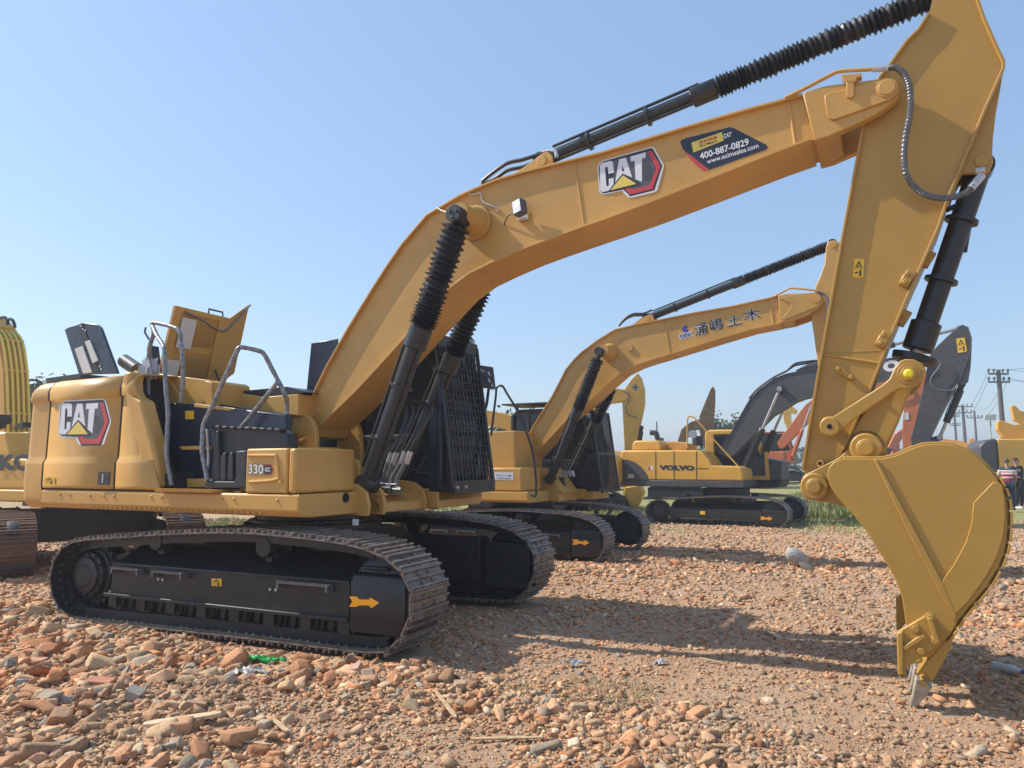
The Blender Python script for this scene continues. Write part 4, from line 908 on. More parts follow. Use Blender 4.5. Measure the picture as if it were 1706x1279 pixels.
mb = MB(); mb.prism(T2_+B2_+[(B2_[-1][0]-.08, B2_[-1][1]-.1), (T2_[0][0]-.12, T2_[0][1]-.14)], -BW, BW); bm2 = mb.build('boom', Yw, E2, S2, smooth=30)
mb = MB(); mb.ribbon(T2_, -BF, BF, .022); mb.build('top_flange', Yw, bm2); mb = MB(); mb.ribbon(B2_, -BF, BF, .022); mb.build('bottom_flange', Yw, bm2)
mb = MB(); seam((1107, 533), (1116, 588), -BW, .012, F2U); seam((1282, 500), (1288, 538), -BW, .014, F2U); mb.build('weld_seam', Yw, bm2, isplit=True)
tip2 = F2U.P([(1296, 492), (1310, 489), (1352, 487.5), (1362, 486), (1369, 489), (1373, 499), (1368, 510), (1346, 524.5), (1319.6, 534), (1300, 538)], -.33)
mb = MB(); mb.prism(tip2, -.33, -.24); mb.prism(tip2, .24, .33); inn = F2U.P([(1296, 492), (1318, 489), (1320, 534), (1300, 538)], -.33); mb.prism(inn, -.24, .24)
tf2 = mb.build('boom_tip', Yw, bm2, 0, bevel=.012)
mb = MB(); mb.prism(F2U.P(ZA([(1335, 355), (1395, 340), (1500, 328), (1545, 335), (1560, 365), (1540, 395), (1360, 468), (1350, 460), (1395, 400), (1390, 380)]), -.33), -.35, -.33); mb.build('cheek_plate', Yw, tf2, 0, bevel=.008)
v = y2(1360, 497, -.35); mb = MB(); mb.cyl((v.x, -.38, v.z), (v.x, .36, v.z), .075); mb.build('tip_pin', Yw, tf2)
mb = MB(); v = y2(1014, 586, -.3); mb.lathe((v.x, -.27, v.z), (v.x, -.6, v.z), [(0, .185), (.03, .17), (.1, .14), (.32, .10)], 26); mb.build('cylinder_boss', Yw, bm2)
mb = MB(); q = F2U.P([(1055, 540), (1066, 531), (1078, 525), (1087, 524), (1090, 536)], -.15); mb.prism(q, -.15, -.1); mb.prism(q, .1, .15); v = y2(1078, 530, -.16); mb.cyl((v.x, -.17, v.z), (v.x, .17, v.z), .05); mb.build('stick_cylinder_bracket', Yw, bm2)
for k in range(2):
    mb = MB(); mb.tube([y2(1031, 543, -.1+.2*k), y2(1042, 530+2*k, -.1+.2*k), y2(1055, 523+3*k, -.1+.2*k), y2(1072, 522+3*k, -.1+.2*k), y2(1086, 516+6*k, -.1+.2*k)], .022, 8); mb.build('hose', M['black'], bm2)
mb = MB(); mb.tube([y2(1290, 494, -.3), y2(1308, 484, -.3), y2(1318, 480, -.32), y2(1345, 482, -.34), y2(1360, 484, -.34)], .018, 8); mb.build('steel_pipe', Yw, bm2)
mb = MB(); v = y2(1050, 580, -BW); mb.obox(v, (.05, 0, .02), (0, .03, 0), (-.02, 0, .05)); mb.build('lamp_bracket', Yw, bm2)
Y3 = -BW-.004
flat('emblem', F2U.P(ZA([(838, 515), (850, 498), (862, 492), (872, 500), (862, 512), (878, 520), (862, 532)]), Y3), Y3, M['blue'], bm2)
lettering('print_outline', 'UDK', F2U, *ZA([(828, 566), (900, 548), (828, 536)]), Y3, M['white'], bm2, bold=.09)
lettering('print', 'UDK', F2U, *ZA([(832, 560), (892, 546), (832, 540)]), Y3-.002, M['blue'], bm2, bold=.02)
for ch, (a, b, c) in zip('涌嶋土木', (((908, 550), (972, 535), (902, 490)), ((986, 524), (1052, 508), (980, 466)), ((1072, 500), (1144, 484), (1070, 452)), ((1156, 474), (1240, 458), (1152, 418)))):
    lettering('character_outline', ch, F2U, *ZA([a, b, c]), Y3, M['white'], bm2, bold=.055)
    lettering('character', ch, F2U, *ZA([a, b, c]), Y3-.002, M['navy'], bm2, bold=.012)
ram(E2, S2, y2(917, 798, -.50), y2(1000, 587, -.58), .56, .96, .085, .115, .14, 13)
v = y2(1000, 586, -.6); MB().cyl((v.x, -.5, v.z), (v.x, -.72, v.z), .085).build('rod_end_cap', M['plastic'], E2, S2)
ram(E2, S2, y2(944, 805, .5), y2(1022, 640, .58), .62, .96, .085, .115, .14, 14)
ram(E2, S2, y2(1078, 530, 0), y2(1387, 407, 0), .55, .985, .07, .10, .11, 15, 'stick_cylinder', pitch=.045, sq=.3)
sk = F2U.P([(1388, 399.5), (1379, 402), (1376, 411), (1374, 438), (1366, 460), (1359, 475), (1353, 500), (1352, 531), (1358, 575), (1363, 610), (1368, 660), (1376, 720), (1384, 775), (1396, 775), (1402, 690), (1412, 560), (1420, 500), (1418, 470), (1402, 412), (1398, 402)], -.2)
mb = MB(); mb.prism(sk, -.19, .19); st2 = mb.build('stick', Yw, E2, S2, bevel=.015)
v = y2(1387, 407, -.2); MB().cyl((v.x, -.21, v.z), (v.x, .21, v.z), .06).build('stick_pin', Yw, st2)
mb = MB(); mb.tube([y2(1362, 486, -.36), y2(1372, 490, -.36), y2(1379, 500, -.36), y2(1380, 520, -.36), y2(1378, 545, -.3)], .024, 8); mb.build('armoured_hose', M['spring'], E2, S2)
bq = F2U.P([(1376, 765), (1400, 752), (1440, 756), (1520, 760), (1560, 790), (1570, 840), (1545, 890), (1500, 935), (1490, 900), (1460, 850), (1410, 800)], -.6)
mb = MB(); mb.prism(bq, -.62, -.59); mb.prism(bq, .59, .62); mb.ribbon(bq[2:8], -.59, .59, .03); mb.build('bucket', Yb, E2, S2)
cab2 = cab(E2, F2U, S2, -.55, 1.25, 1.45, .52, 1.47, 1.36, 3.1, True)
mb = MB(); mb.prism([(-.75, 3.22), (1.5, 3.20), (1.5, 3.24), (-.75, 3.26)], .45, 1.5)
for x in (-.4, .5, 1.2): mb.cyl((x, .6, 3.1), (x, .6, 3.22), .02, 8); mb.cyl((x, 1.4, 3.1), (x, 1.4, 3.22), .02, 8)
mb.build('roof_visor', M['black'], cab2, bevel=.01)
mb = MB(); gg = lambda z: 1.66-(z-1.35)*.13; y0, y1 = .46, 1.5
for y in (y0, y1): mb.tube([(gg(1.3), y, 1.3), (gg(3.0), y, 3.0)], .03, 8, smooth=False)
for z in (1.3, 2.1, 3.0): mb.beam((gg(z), y0, z), (gg(z), y1, z), .05, .06)
gd2 = mb.build('front_guard', M['black'], E2, S2)
mb = MB()
for i in range(1, 14): y = y0+(y1-y0)*i/14; mb.tube([(gg(1.3), y, 1.3), (gg(3.0), y, 3.0)], .012, 6, smooth=False)
mb.build('guard_mesh', M['frame'], gd2)
MB().box(1.3, 1.6, .47, .5, 1.3, 2.1).build('guard_side', M['black'], gd2)
mb = MB(); mb.tube([y2(*p, -1.5) for p in [(884, 824), (892, 826), (893, 812), (893, 797), (887, 752), (873, 709), (859, 679), (845, 656), (838, 644), (832, 642.5), (827, 647), (826, 660), (821, 700), (818, 726)]], .024, 8); mb.build('hand_rail', M['black'], E2, S2)
mb = MB(); 
for k in range(3): mb.tube([y2(930+k*4, 795, -.2), y2(934+k*3, 812, -.2), y2(925+k*4, 820, -.2), y2(918, 812, -.2)], .03, 8)
mb.build('hose_bundle', M['black'], E2, S2)
mb = MB()
for k in range(4): v = y2(937+k*6, 789, -.2); mb.obox(v, (.02, 0, .01), (0, .02, 0), (-.02, 0, .06))
mb.build('hose_coupling', M['zinc'], E2, S2)
# ---------------------------------------------------------------- graphite-boomed excavator further back
FV = Frame(2.026, 17.204, -.261, -.131)
EV = empty('crawler_excavator', FV, 'yellow excavator with dark grey boom and large dark serif lettering on its side', 'excavator', G2)
TO = [(x*.925, z*.93) for x, z in TRACK_OUT]
crawler(EV, -1.2, out=TO, n=47, fine=False); crawler(EV, 1.2, out=TO, n=47, side=1, fine=False)
def small_frame(root, s, m=None, x0=-1.35, x1=1.45):
    mb = MB(); P_ = [(1.40, .22), (1.40, .53), (1.05, .70), (.85, .70), (.85, .22)]; mb.prismx([(s*y, z) for y, z in P_], x0, x1)
    mb.prismx([(s*y, z) for y, z in [(1.43, .2), (1.43, .24), (1., .24), (1., .2)]], x0-.05, x1)
    mb.prismx([(s*y, z) for y, z in [(1.42, .15), (1.42, .56), (1.2, .62), (.95, .62), (.95, .15)]], x1+.02, x1+.7)
    return mb.build('track_frame', m or M['frame'], root, bevel=.01)
fvf = small_frame(EV, -1); small_frame(EV, 1)
Z3 = lambda pts: Z(1030, 600, .23448, pts)
flat('arrow_marking', FV.P(Z3([(1008, 1108), (1035, 1110), (1045, 1118), (1068, 1117), (1068, 1108), (1096, 1125), (1068, 1142), (1068, 1132), (1040, 1130), (1030, 1134), (1008, 1132), (1018, 1120)]), -1.42), -1.424, M['arrow'], fvf, th=.004)
flat('caution_label', FV.P(Z3([(582, 1070), (618, 1072), (618, 1096), (582, 1094)]), -1.41), -1.43, M['ylab'], fvf, th=.004)
mb = MB(); mb.box(-.7, .7, -.9, .9, .4, .85); mb.lathe((0, 0, .8), (0, 0, 1.12), [(0, .75), (.32, .75)], 32); mb.build('chassis', M['frame'], EV)
vy = lambda px, py, Y: FV.y(px, py, Y)
Yv = M['yellow_v']
mb = MB(); mb.prism(FV.P(Z3([(20, 640), (540, 638), (585, 645), (640, 700), (665, 748), (840, 752), (872, 765), (886, 800), (886, 858), (0, 848)]), -1.35), -1.35, -.2); mb.prism(FV.P(Z3([(20, 640), (500, 638), (500, 848), (0, 848)]), -1.35), -.2, 1.3)
bdv = mb.build('engine_housing', Yv, EV, bevel=.05, seg=3)
mb = MB(); mb.prism(FV.P(Z3([(95, 640), (100, 590), (118, 570), (285, 570), (305, 600), (300, 640)]), -1.0), -1.0, .8); mb.build('engine_hood', Yv, bdv, bevel=.05)
mb = MB(); mb.prism(FV.P(Z3([(300, 640), (310, 590), (370, 575), (480, 590), (480, 640)]), -.6), -.5, .6); mb.build('hood_grating', M['amber'], bdv, bevel=.02)
mb = MB()
for x in (264, 394, 553): q = FV.P(Z3([(x, 645), (x+5, 645), (x+5, 850), (x, 850)]), -1.353); mb.prism(q, -1.356, -1.35)
mb.prism(FV.P(Z3([(555, 765), (640, 768), (640, 772), (555, 770)]), -1.353), -1.356, -1.35); mb.build('panel_gap', M['ink'], bdv, smooth=0)
mb = MB(); mb.prism(FV.P(Z3([(10, 700), (70, 705), (120, 725), (165, 760), (200, 805), (218, 852), (10, 852)]), -1.36), -1.37, 1.35); mb.build('counterweight', M['graph'], EV, bevel=.02)
mb = MB(); mb.prism(FV.P(Z3([(0, 850), (890, 860), (895, 905), (830, 907), (60, 892), (0, 880)]), -1.36), -1.36, 1.3); mb.build('deck_sill', M['graph'], EV, bevel=.02)
lettering('name_lettering', 'VOLVO', FV, *Z3([(290, 780), (542, 784), (290, 744)]), -1.358, M['navy'], bdv, bold=.07)
lettering('series_number', '200', FV, *Z3([(68, 836), (110, 838), (68, 808)]), -1.374, M['white'], bdv, bold=.02)
f_ = flat('sticker', FV.P(Z3([(208, 752), (246, 752), (246, 780), (208, 780)]), -1.352), -1.354, M['white'], bdv); flat('sticker_mark', FV.P(Z3([(210, 754), (226, 754), (226, 766), (236, 778), (210, 778)]), -1.355), -1.357, M['red'], f_)
mb = MB(); mb.tube([vy(1104, 734, .2), vy(1096, 731, .2), vy(1093, 722, .2), vy(1084, 720.5, .2)], .09, 12); mb.build('exhaust_stack', M['plastic'], EV)
mb = MB(); mb.tube([vy(*p, -1.2) for p in [(1145, 746), (1145, 720), (1146, 696), (1152, 694), (1160, 699), (1190, 733), (1222, 768), (1234, 783), (1236, 805), (1229, 808)]], .025, 8); mb.build('hand_rail', Yv, EV)
mb = MB(); v = vy(1154, 723, -1.2); mb.lathe((v.x, v.y, v.z), (v.x+.3, v.y-.6, v.z), [(0, .13), (.03, .13)], 18); mb.build('mirror', M['zinc'], EV)
mb = MB(); v = vy(1162, 742, -.6); mb.cyl(v, v+Vector((0, 0, .3)), .16, 18); mb.build('air_filter', M['plastic'], EV)
mb = MB(); xc0, xc1 = vy(1176, 760, .5).x, vy(1262, 770, .5).x
mb.prism([(xc0, 1.1), (xc1+.35, 1.1), (xc1+.35, 1.7), (xc1+.2, 1.7), (xc1+.2, 1.3), (xc0+.3, 1.3), (xc0+.3, 2.85), (xc1-.05, 2.85), (xc1+.2, 1.75), (xc1+.33, 1.75), (xc1+.02, 2.98), (xc0+.12, 3.0), (xc0, 2.9)], .45, .55)
mb.prism([(xc0+.1, 2.9), (xc1, 2.9), (xc1, 3.0), (xc0+.12, 3.02)], .55, 1.3); mb.box(xc0, xc0+.1, .55, 1.3, 1.1, 2.9); cv = mb.build('cab', Yv, EV, bevel=.03)
MB().prism([(xc0+.06, 1.7), (xc1+.15, 1.7), (xc1-.04, 2.9), (xc0+.1, 2.9)], .5, .51).build('cab_glass', M['glass'], cv); MB().box(xc1-.05, xc1-.04, .55, 1.3, 1.3, 2.9).build('windscreen', M['glass'], cv)
mb = MB(); mb.prism(FV.P([(1254, 760), (1302, 768), (1302, 799), (1240, 800)], .3), .3, 1.4); mb.build('cab_front', M['graph'], EV, bevel=.02)
mb = MB(); mb.prism(FV.P([(1240, 800), (1302, 801), (1297, 812), (1240, 812)], .2), .2, 1.4); mb.build('step_bracket', M['frame'], EV)
mb = MB(); mb.prism(FV.P(Z3([(1038, 650), (1060, 650), (1080, 850), (1052, 850)]), .25), .22, .28); mb.prism(FV.P(Z3([(960, 820), (1060, 822), (1060, 850), (955, 850)]), .25), .22, .28); mb.build('cab_pillar', Yv, EV)
tv = [(1199, 756), (1202, 747), (1217.6, 722), (1234, 691.5), (1248, 667), (1264.5, 649), (1290, 630.5), (1309, 623), (1332.5, 618), (1362, 614.4), (1400, 610), (1464, 600.5), (1495, 594), (1520, 589), (1540, 590)]
bv = [(1545, 604), (1520, 617), (1482.7, 630), (1454.5, 635), (1400, 646), (1355, 658.6), (1337, 663), (1321.6, 668.8), (1307.5, 678), (1284, 692), (1270, 706), (1250, 728), (1228, 752), (1215, 762)]
Tv, Bv = FV.P(tv, -.27), FV.P(bv, -.27)
mb = MB(); mb.prism(Tv+Bv, -.25, .25); bmv = mb.build('boom', M['graph'], EV); mb = MB(); mb.ribbon(Tv, -.28, .28, .022); mb.build('top_flange', M['graph'], bmv); mb = MB(); mb.ribbon(Bv, -.28, .28, .022); mb.build('bottom_flange', M['inkg'], bmv)
lettering('name_lettering', 'VOLVO', FV, (1394, 636), (1501, 616), (1390, 618), -.254, M['white'], bmv, bold=.07)
mb = MB(); v = vy(1299, 648, -.3); mb.cyl((v.x, -.25, v.z), (v.x, -.55, v.z), .12); mb.build('cylinder_boss', M['graph'], bmv)
mb = MB(); q = FV.P([(1325, 617), (1345, 607), (1362, 603), (1378, 604), (1380, 612)], -.12); mb.prism(q, -.13, .13); mb.build('stick_cylinder_bracket', M['graph'], bmv)
for k in range(2):
    mb = MB(); mb.tube([vy(1248, 664, -.2+.3*k), vy(1262, 648, -.2+.3*k), vy(1288, 629, -.2+.3*k), vy(1310, 618, -.2+.3*k), vy(1324, 606+3*k, -.2+.3*k), vy(1345, 602+3*k, -.2+.3*k), vy(1365, 600, -.2+.3*k)], .03, 8); mb.build('hose', M['black'], bmv)
a, b = vy(1240, 784, -.5), vy(1299, 648, -.5); ram(EV, 0, a, b, .52, .95, .09, .10, .1, 23, boot=False, rod=.045)
a, b = vy(1262, 784, .5), vy(1316, 655, .5); ram(EV, 0, a, b, .52, .95, .09, .10, .1, 24, boot=False, rod=.045)
a, b = vy(1366, 604, 0), vy(1598, 547, 0); ram(EV, 0, a, b, .56, .95, .075, .085, .1, 25, 'stick_cylinder', boot=False, rod=.045)
skv = FV.P([(1603, 540), (1612, 544), (1617, 556), (1619, 575), (1617, 610), (1613, 634), (1604, 641), (1595, 640), (1568, 690), (1545, 738), (1536, 752), (1524, 752), (1517, 733), (1530, 680), (1542, 627), (1546, 600), (1552, 586), (1562, 575), (1580, 558), (1592, 548)], -.2)
mb = MB(); mb.prism(skv, -.18, .18); stv = mb.build('stick', M['graph'], EV, bevel=.01)
mb = MB(); mb.ribbon(FV.P([(1612, 544), (1618, 562), (1617, 585), (1600, 628), (1568, 690), (1545, 738)], -.2), -.2, .2, .03); mb.build('rear_flange', M['inkg'], stv)
warn_label(stv, 0, FV, [(1593, 564), (1607, 562), (1611, 585), (1596, 588)], -.185)
ram(EV, 0, vy(1603, 640, 0), vy(1566, 728, 0), .72, .95, .075, .09, .1, 26, 'bucket_cylinder', boot=False, rod=.045)
mb = MB(); mb.tube([vy(*p, -.3) for p in [(1562, 597), (1567, 605), (1562, 615), (1552, 628), (1551, 640), (1560, 648), (1585, 650), (1595, 640)]], .022, 8); mb.build('armoured_hose', M['spring'], EV)
mb = MB(); mb.beam(vy(1545, 735, 0), vy(1570, 728, 0), .15, .12, (0, 1, 0)); mb.build('tilt_link', M['graph'], EV)
bqv = FV.P([(1519, 738), (1535, 730), (1560, 735), (1600, 752), (1618, 790), (1610, 830), (1575, 858), (1560, 840), (1540, 800), (1525, 765)], -.5); mb = MB(); mb.prism(bqv, -.55, -.52); mb.prism(bqv, .52, .55); mb.ribbon(bqv[2:7], -.52, .52, .03); mb.build('bucket', M['graph'], EV)
# ---------------------------------------------------------------- simpler excavators seen in pieces behind
def digger(label, x, y, z, yaw, col, sc=1., boom=None, stick=None, upyaw=0., group='excavators parked on the yard', rot=0., srot=0., bodym=None, cabm=None, bodyh=2.3, cyl=None, buck=True, fine=False, cabside=1):
    """whole machine with its own tracks, deck, body, cab and digging arm; arm outlines may be measured from the photograph"""
    fr = Frame(x, y, z, yaw, sc); root = empty('crawler_excavator', fr, label, 'excavator', group); u = upyaw
    fu = Frame(x, y, z, yaw+upyaw, sc)
    for s in (-1, 1):
        crawler(root, s*1.2, out=TO, n=47, side=s, fine=False, rollers=fine, m=M['shoe_r'] if fine else M['shoe_d']); small_frame(root, s)
    mb = MB(); mb.box(-.7, .7, -.9, .9, .4, .9); mb.cyl((0, 0, .8), (0, 0, 1.12), .75, 24); mb.build('chassis', M['frame'], root)
    mb = MB(); mb.box(-2.6, 1.5, -1.35, 1.35, 1.08, 1.28); mb.build('upper_deck', col, root, u, bevel=.03)
    mb = MB(); mb.prism([(-2.2, 1.28), (1.3, 1.28), (1.3, 1.75), (-.2, 1.8), (-.4, bodyh-.05), (-2.2, bodyh)], -1.33, -.5); mb.box(-2.2, -.45, -.5, 1.33, 1.28, bodyh); mb.build('engine_housing', bodym or col, root, u, bevel=.05)
    mb = MB(); q = [(-2.22, 1.05), (-2.22, bodyh+.02), (-2.6, bodyh-.05), (-2.85, bodyh-.3), (-2.85, 1.3), (-2.7, 1.05)]; mb.prism(q, -1.34, 1.34); mb.build('counterweight', cabm or col, root, u, bevel=.08)
    c0, c1 = (.45, 1.3) if cabside > 0 else (-1.3, -.45)
    mb = MB()
    for yy in (c0, c1-.07):
        mb.ribbon([(-.35, 1.3), (-.35, 2.75), (-.2, 2.9), (.95, 2.9), (1.1, 2.75), (1.35, 1.9), (1.35, 1.3)], yy, yy+.07, .09); mb.prism([(-.35, 1.28), (1.35, 1.28), (1.35, 1.8), (-.35, 1.8)], yy, yy+.07)
    mb.box(-.3, 1.0, c0, c1, 2.86, 2.94); mb.box(-.4, -.33, c0, c1, 1.28, 2.8); cb = mb.build('cab', cabm or col, root, u, bevel=.02)
    g = MB(); g.prism([(-.3, 1.8), (1.3, 1.85), (1.05, 2.8), (-.25, 2.84)], c0+.03, c0+.04); g.prism([(-.3, 1.8), (1.3, 1.85), (1.05, 2.8), (-.25, 2.84)], c1-.04, c1-.03); g.build('cab_glass', M['glass'], cb)
    f0 = (.12, 2.0)
    def rt(P, a, o): return [(o[0]+(px-o[0])*cos(a)-(pz-o[1])*sin(a), o[1]+(px-o[0])*sin(a)+(pz-o[1])*cos(a)) for px, pz in P]
    if boom: bp_ = fu.P(boom[0], boom[1]) if boom[1] is not None else boom[0]
    else: bp_ = rt([(a*.93, b*.93+.1) for a, b in top+bot], rot, f0)
    mb = MB(); mb.prism(bp_, -.24, .24); bo = mb.build('boom', col, root, u, bevel=.02)
    if stick: sp__ = fu.P(stick[0], stick[1])
    else:
        tpp = rt([(tp.x*.93, tp.z*.93+.1)], rot, f0)[0]; loc = rt([(a*.93, b*.93+.1) for a, b in L_+R_], rot, f0); sp__ = rt(loc, srot, tpp)
    mb = MB(); mb.prism(sp__, -.17, .17); so = mb.build('stick', col, root, u, bevel=.02)
    if not stick:
        bb_ = rt(rt([(a*.93, b*.93+.1) for a, b in sp2], rot, f0), srot, tpp); mb = MB(); mb.prism(bb_, -.6, -.57); mb.prism(bb_, .57, .6); mb.ribbon(bb_[3:24], -.57, .57, .03); mb.build('bucket', col, root, u)
        e0 = rt(rt([(sc.x*.93, sc.z*.93+.1)] if hasattr(sc, 'x') else [(3.0*.93, 4.75*.93+.1)], rot, f0), 0, f0)[0]; e1 = rt(rt([(6.5*.93, 5.35*.93+.1)], rot, f0), srot, tpp)[0]
        ram(root, u, (e0[0], 0, e0[1]), (e1[0], 0, e1[1]), .55, .95, .08, .09, .1, 3, 'stick_cylinder', boot=False, mt=M['black'])
    if cyl:
        for yy in (-.45, .45):
            a, b = fu.y(*cyl[0], yy), fu.y(*cyl[1], yy); ram(root, u, a, b, .55, .95, .09, .10, .1, 9, boot=False, mt=cyl[2] if len(cyl) > 2 else M['black'])
    elif not boom:
        e1 = rt([(2.4*.93, 3.95*.93+.1)], rot, f0)[0]
        for yy in (-.45, .45): ram(root, u, (1.1, yy, 1.4), (e1[0], yy, e1[1]), .55, .95, .08, .09, .1, 9, boot=False, mt=col)
    return root, fr, fu, bo, so
def ox(px, y):
    d = ray(px, 700); return CAM[0]+d.x*(y-CAM[1])/d.y
# left: maker's letters on its side, pipes along the boom
RK, FK, FKU, BOK, _s = digger('yellow excavator with dark grey letters on its side, cut by the left edge', -6.85, 2.0, -.05, -.5, M['yellow_v'], upyaw=.5, fine=True,
    boom=([(-60, 745), (-40, 600), (-25, 545), (8, 537), (26, 545), (38, 570), (47, 620), (50, 700), (50, 735), (10, 740)], .24), stick=([(-60, 560), (0, 528), (10, 545), (-30, 600), (-80, 760), (-110, 760)], 0))
bx_ = [FKU.y(*p, .24) for p in [(24, 549), (38, 570), (46, 620), (49, 690), (49, 722)]]
for k in range(5):
    yk = -.2+k*.1; mb = MB(); mb.tube([Vector((v.x+.05-(.0 if j else .04), yk, v.z)) for j, v in enumerate(bx_)], .026, 8); mb.build('hydraulic_pipe', M['ylab2'], BOK)
for j in (1, 2, 3):
    v = bx_[j]; mb = MB(); mb.beam((v.x+.04, -.23, v.z), (v.x+.04, .23, v.z), .05, .05); mb.build('pipe_clamp', M['yellow_v'], BOK)
for k in range(2): mb = MB(); mb.tube([FKU.y(-12, 536, -.2), FKU.y(2, 529+k, -.3), FKU.y(10, 530, -.3), FKU.y(13, 540, -.3)] if k == 0 else [FKU.y(12, 534, -.3), FKU.y(17, 531, -.3), FKU.y(22, 535, -.3), FKU.y(25, 545, -.3)], .03, 8); mb.build('hose', M['black'], BOK)
mb = MB(); fyK = -1.36
lettering('name_lettering', 'KOBELCO', FKU, (-3, 784), (196, 784), (-3, 757), -1.352, M['ink'], RK, .5, bold=.05)
mb = MB(); rnd = random.Random(4)
for i in range(12): v = FKU.y(rnd.uniform(-40, 46), rnd.uniform(697, 712), -.7+rnd.uniform(-.2, .2)); mb.obox(v, (rnd.uniform(.05, .14), 0, .02), (0, .1, 0), (0, .01, rnd.uniform(.03, .09)))
mb.build('valve_block', M['plastic'], RK, .5)
# between the two mustard machines and the graphite-boomed one
digger('yellow excavator with a teal cross emblem on its raised stick, behind the second mustard machine', ox(960, 22), 22, -.3, .1, M['yellow_b'], rot=.0,
    boom=([(955, 735), (960, 690), (975, 665), (1000, 650), (1020, 645), (1046, 650), (1049, 662), (1040, 668), (1012, 672), (990, 700), (980, 740)], -.2),
    stick=([(1062, 621), (1068, 630), (1073, 649), (1073, 673), (1066, 706), (1061, 735), (1050, 820), (1038, 824), (1040, 740), (1036, 665), (1040, 648), (1050, 633)], -.2))
RA = bpy.data.objects['crawler_excavator.004'] if 'crawler_excavator.004' in bpy.data.objects else None
FA = Frame(ox(960, 22), 22, -.3, .1)
def on(root, *a, **k): return None
RA = [o for o in COL.objects if o.get('label', '').startswith('yellow excavator with a teal cross')][0]
ZC = lambda pts: Z(800, 560, .29713, pts)
mb = MB(); q = []
for k in range(24): th = 2*pi*k/24; r = 6.2*(1 if (k % 6) in (0, 1, 5) else .5); q.append((1058.5+r*cos(th)*.85, 645+r*sin(th)))
mb.prism(FA.P(q, -.2), -.185, -.175); mb.build('cross_emblem', mat('teal print', (.01, .13, .16), .4), RA, smooth=0)
mb = MB(); mb.prism(FA.P([(1040, 812), (1066, 808), (1072, 820), (1064, 838), (1056, 852), (1048, 840), (1040, 826)], -.3), -.3, .3); mb.build('bucket', M['yellow_b'], RA, bevel=.03)
mb = MB(); mb.tube([FA.y(*p, -.25) for p in [(1038, 652), (1046, 655), (1047, 665), (1042, 676), (1046, 690), (1062, 695)]], .025, 8); mb.build('armoured_hose', M['spring'], RA)
ram(RA, 0, FA.y(1069, 712, 0), FA.y(1057, 790, 0), .7, .95, .07, .08, .1, 2, 'bucket_cylinder', boot=False)
digger('pale yellow excavator facing left, its bent boom seen beside the dark wire guard', ox(905, 16.5), 16.5, -.2, pi+.1, M['yellow_b'], cabside=-1,
    boom=([(780, 676), (812, 683), (831, 687), (850, 690), (862, 696), (871, 706), (876, 730), (872, 748), (858, 740), (849, 716), (825, 711), (780, 706)], -.2), stick=([(700, 690), (790, 670), (792, 700), (720, 850), (700, 850)], -.2))
digger('rusty amber excavator with a weathered upright stick, far behind the dark name lettering', ox(1120, 33), 33, -.3, .2, M['rust'], bodym=M['amber'],
    boom=([(1128, 738), (1135, 715), (1150, 703), (1166, 698), (1178, 702), (1178, 712), (1160, 716), (1145, 730), (1140, 742)], -.2), stick=([(1188, 643), (1192, 650), (1192, 672), (1188, 720), (1186, 740), (1172, 740), (1166, 720), (1165, 694), (1172, 676), (1184, 647)], -.2))
RD, FD, FDU, BOD, SOD = digger('orange excavator far behind the main stick with its boom arched over the yard', ox(1272, 37), 37.0, .55, -.1, M['orange'], sc=1.0, bodym=M['orange'],
    boom=([(1295, 737), (1306, 722), (1317, 708), (1332.5, 686), (1343, 673), (1354, 665), (1390, 645), (1430, 636), (1475, 633), (1512, 643), (1524, 650), (1524, 664), (1505, 672), (1460, 668), (1430, 665), (1400, 672), (1354, 696), (1318, 733), (1304, 747), (1298, 747)], -.2),
    stick=([(1545, 615), (1552, 622), (1540, 660), (1530, 700), (1518, 780), (1505, 780), (1503, 720), (1506, 672), (1516, 645), (1530, 625)], -.2), cyl=((1320, 762), (1351, 677), M['orange']))
flat('pale_label', FDU.P([(1507, 687), (1514, 687), (1514, 699), (1507, 699)], -.2), -.2, M['paper'], SOD, th=.02)
digger('golden yellow excavator far off with its arm folded above the orange one', ox(1270, 52), 52, .5, 0, M['yellow_b'],
    boom=([(1296, 765), (1300, 740), (1310, 716), (1322, 712), (1318, 730), (1308, 765)], -.2), stick=([(1304, 688), (1311, 679), (1320, 677), (1329, 684), (1326, 690), (1318, 688), (1318, 700), (1322, 716), (1312, 716), (1306, 702)], -.2))
RF, FF, FFU, _b, _s = digger('golden excavator with blue-grey counterweight behind the two men', ox(1752, 29), 29, 0, .05, M['yellow_v'], bodyh=2.6, bodym=M['yellow_v'], cabm=M['graph'],
    boom=([(1700, 735), (1672, 728), (1662, 716), (1662, 702), (1668, 700), (1690, 708), (1730, 700), (1730, 730)], -.2), stick=([(1685, 676), (1692, 675), (1700, 684), (1730, 690), (1730, 712), (1700, 704), (1690, 700)], -.2))
digger('amber excavator far off at the right with its boom laid low over the yard', ox(1560, 60), 60, .5, 2.9, M['amber'],
    boom=([(1560, 742), (1575, 731), (1600, 734), (1618, 740), (1618, 750), (1560, 750)], -.2), stick=([(1612, 745), (1617, 731), (1622, 730), (1634, 746), (1630, 752)], -.2))
digger('bright orange excavator low on the horizon between the graphite stick and bucket link', ox(1470, 66), 66, .3, .3, M['orange'],
    boom=([(1480, 745), (1490, 725), (1502, 715), (1512, 720), (1500, 735), (1492, 750)], -.2), stick=([(1484, 760), (1492, 740), (1500, 740), (1494, 765)], -.2))
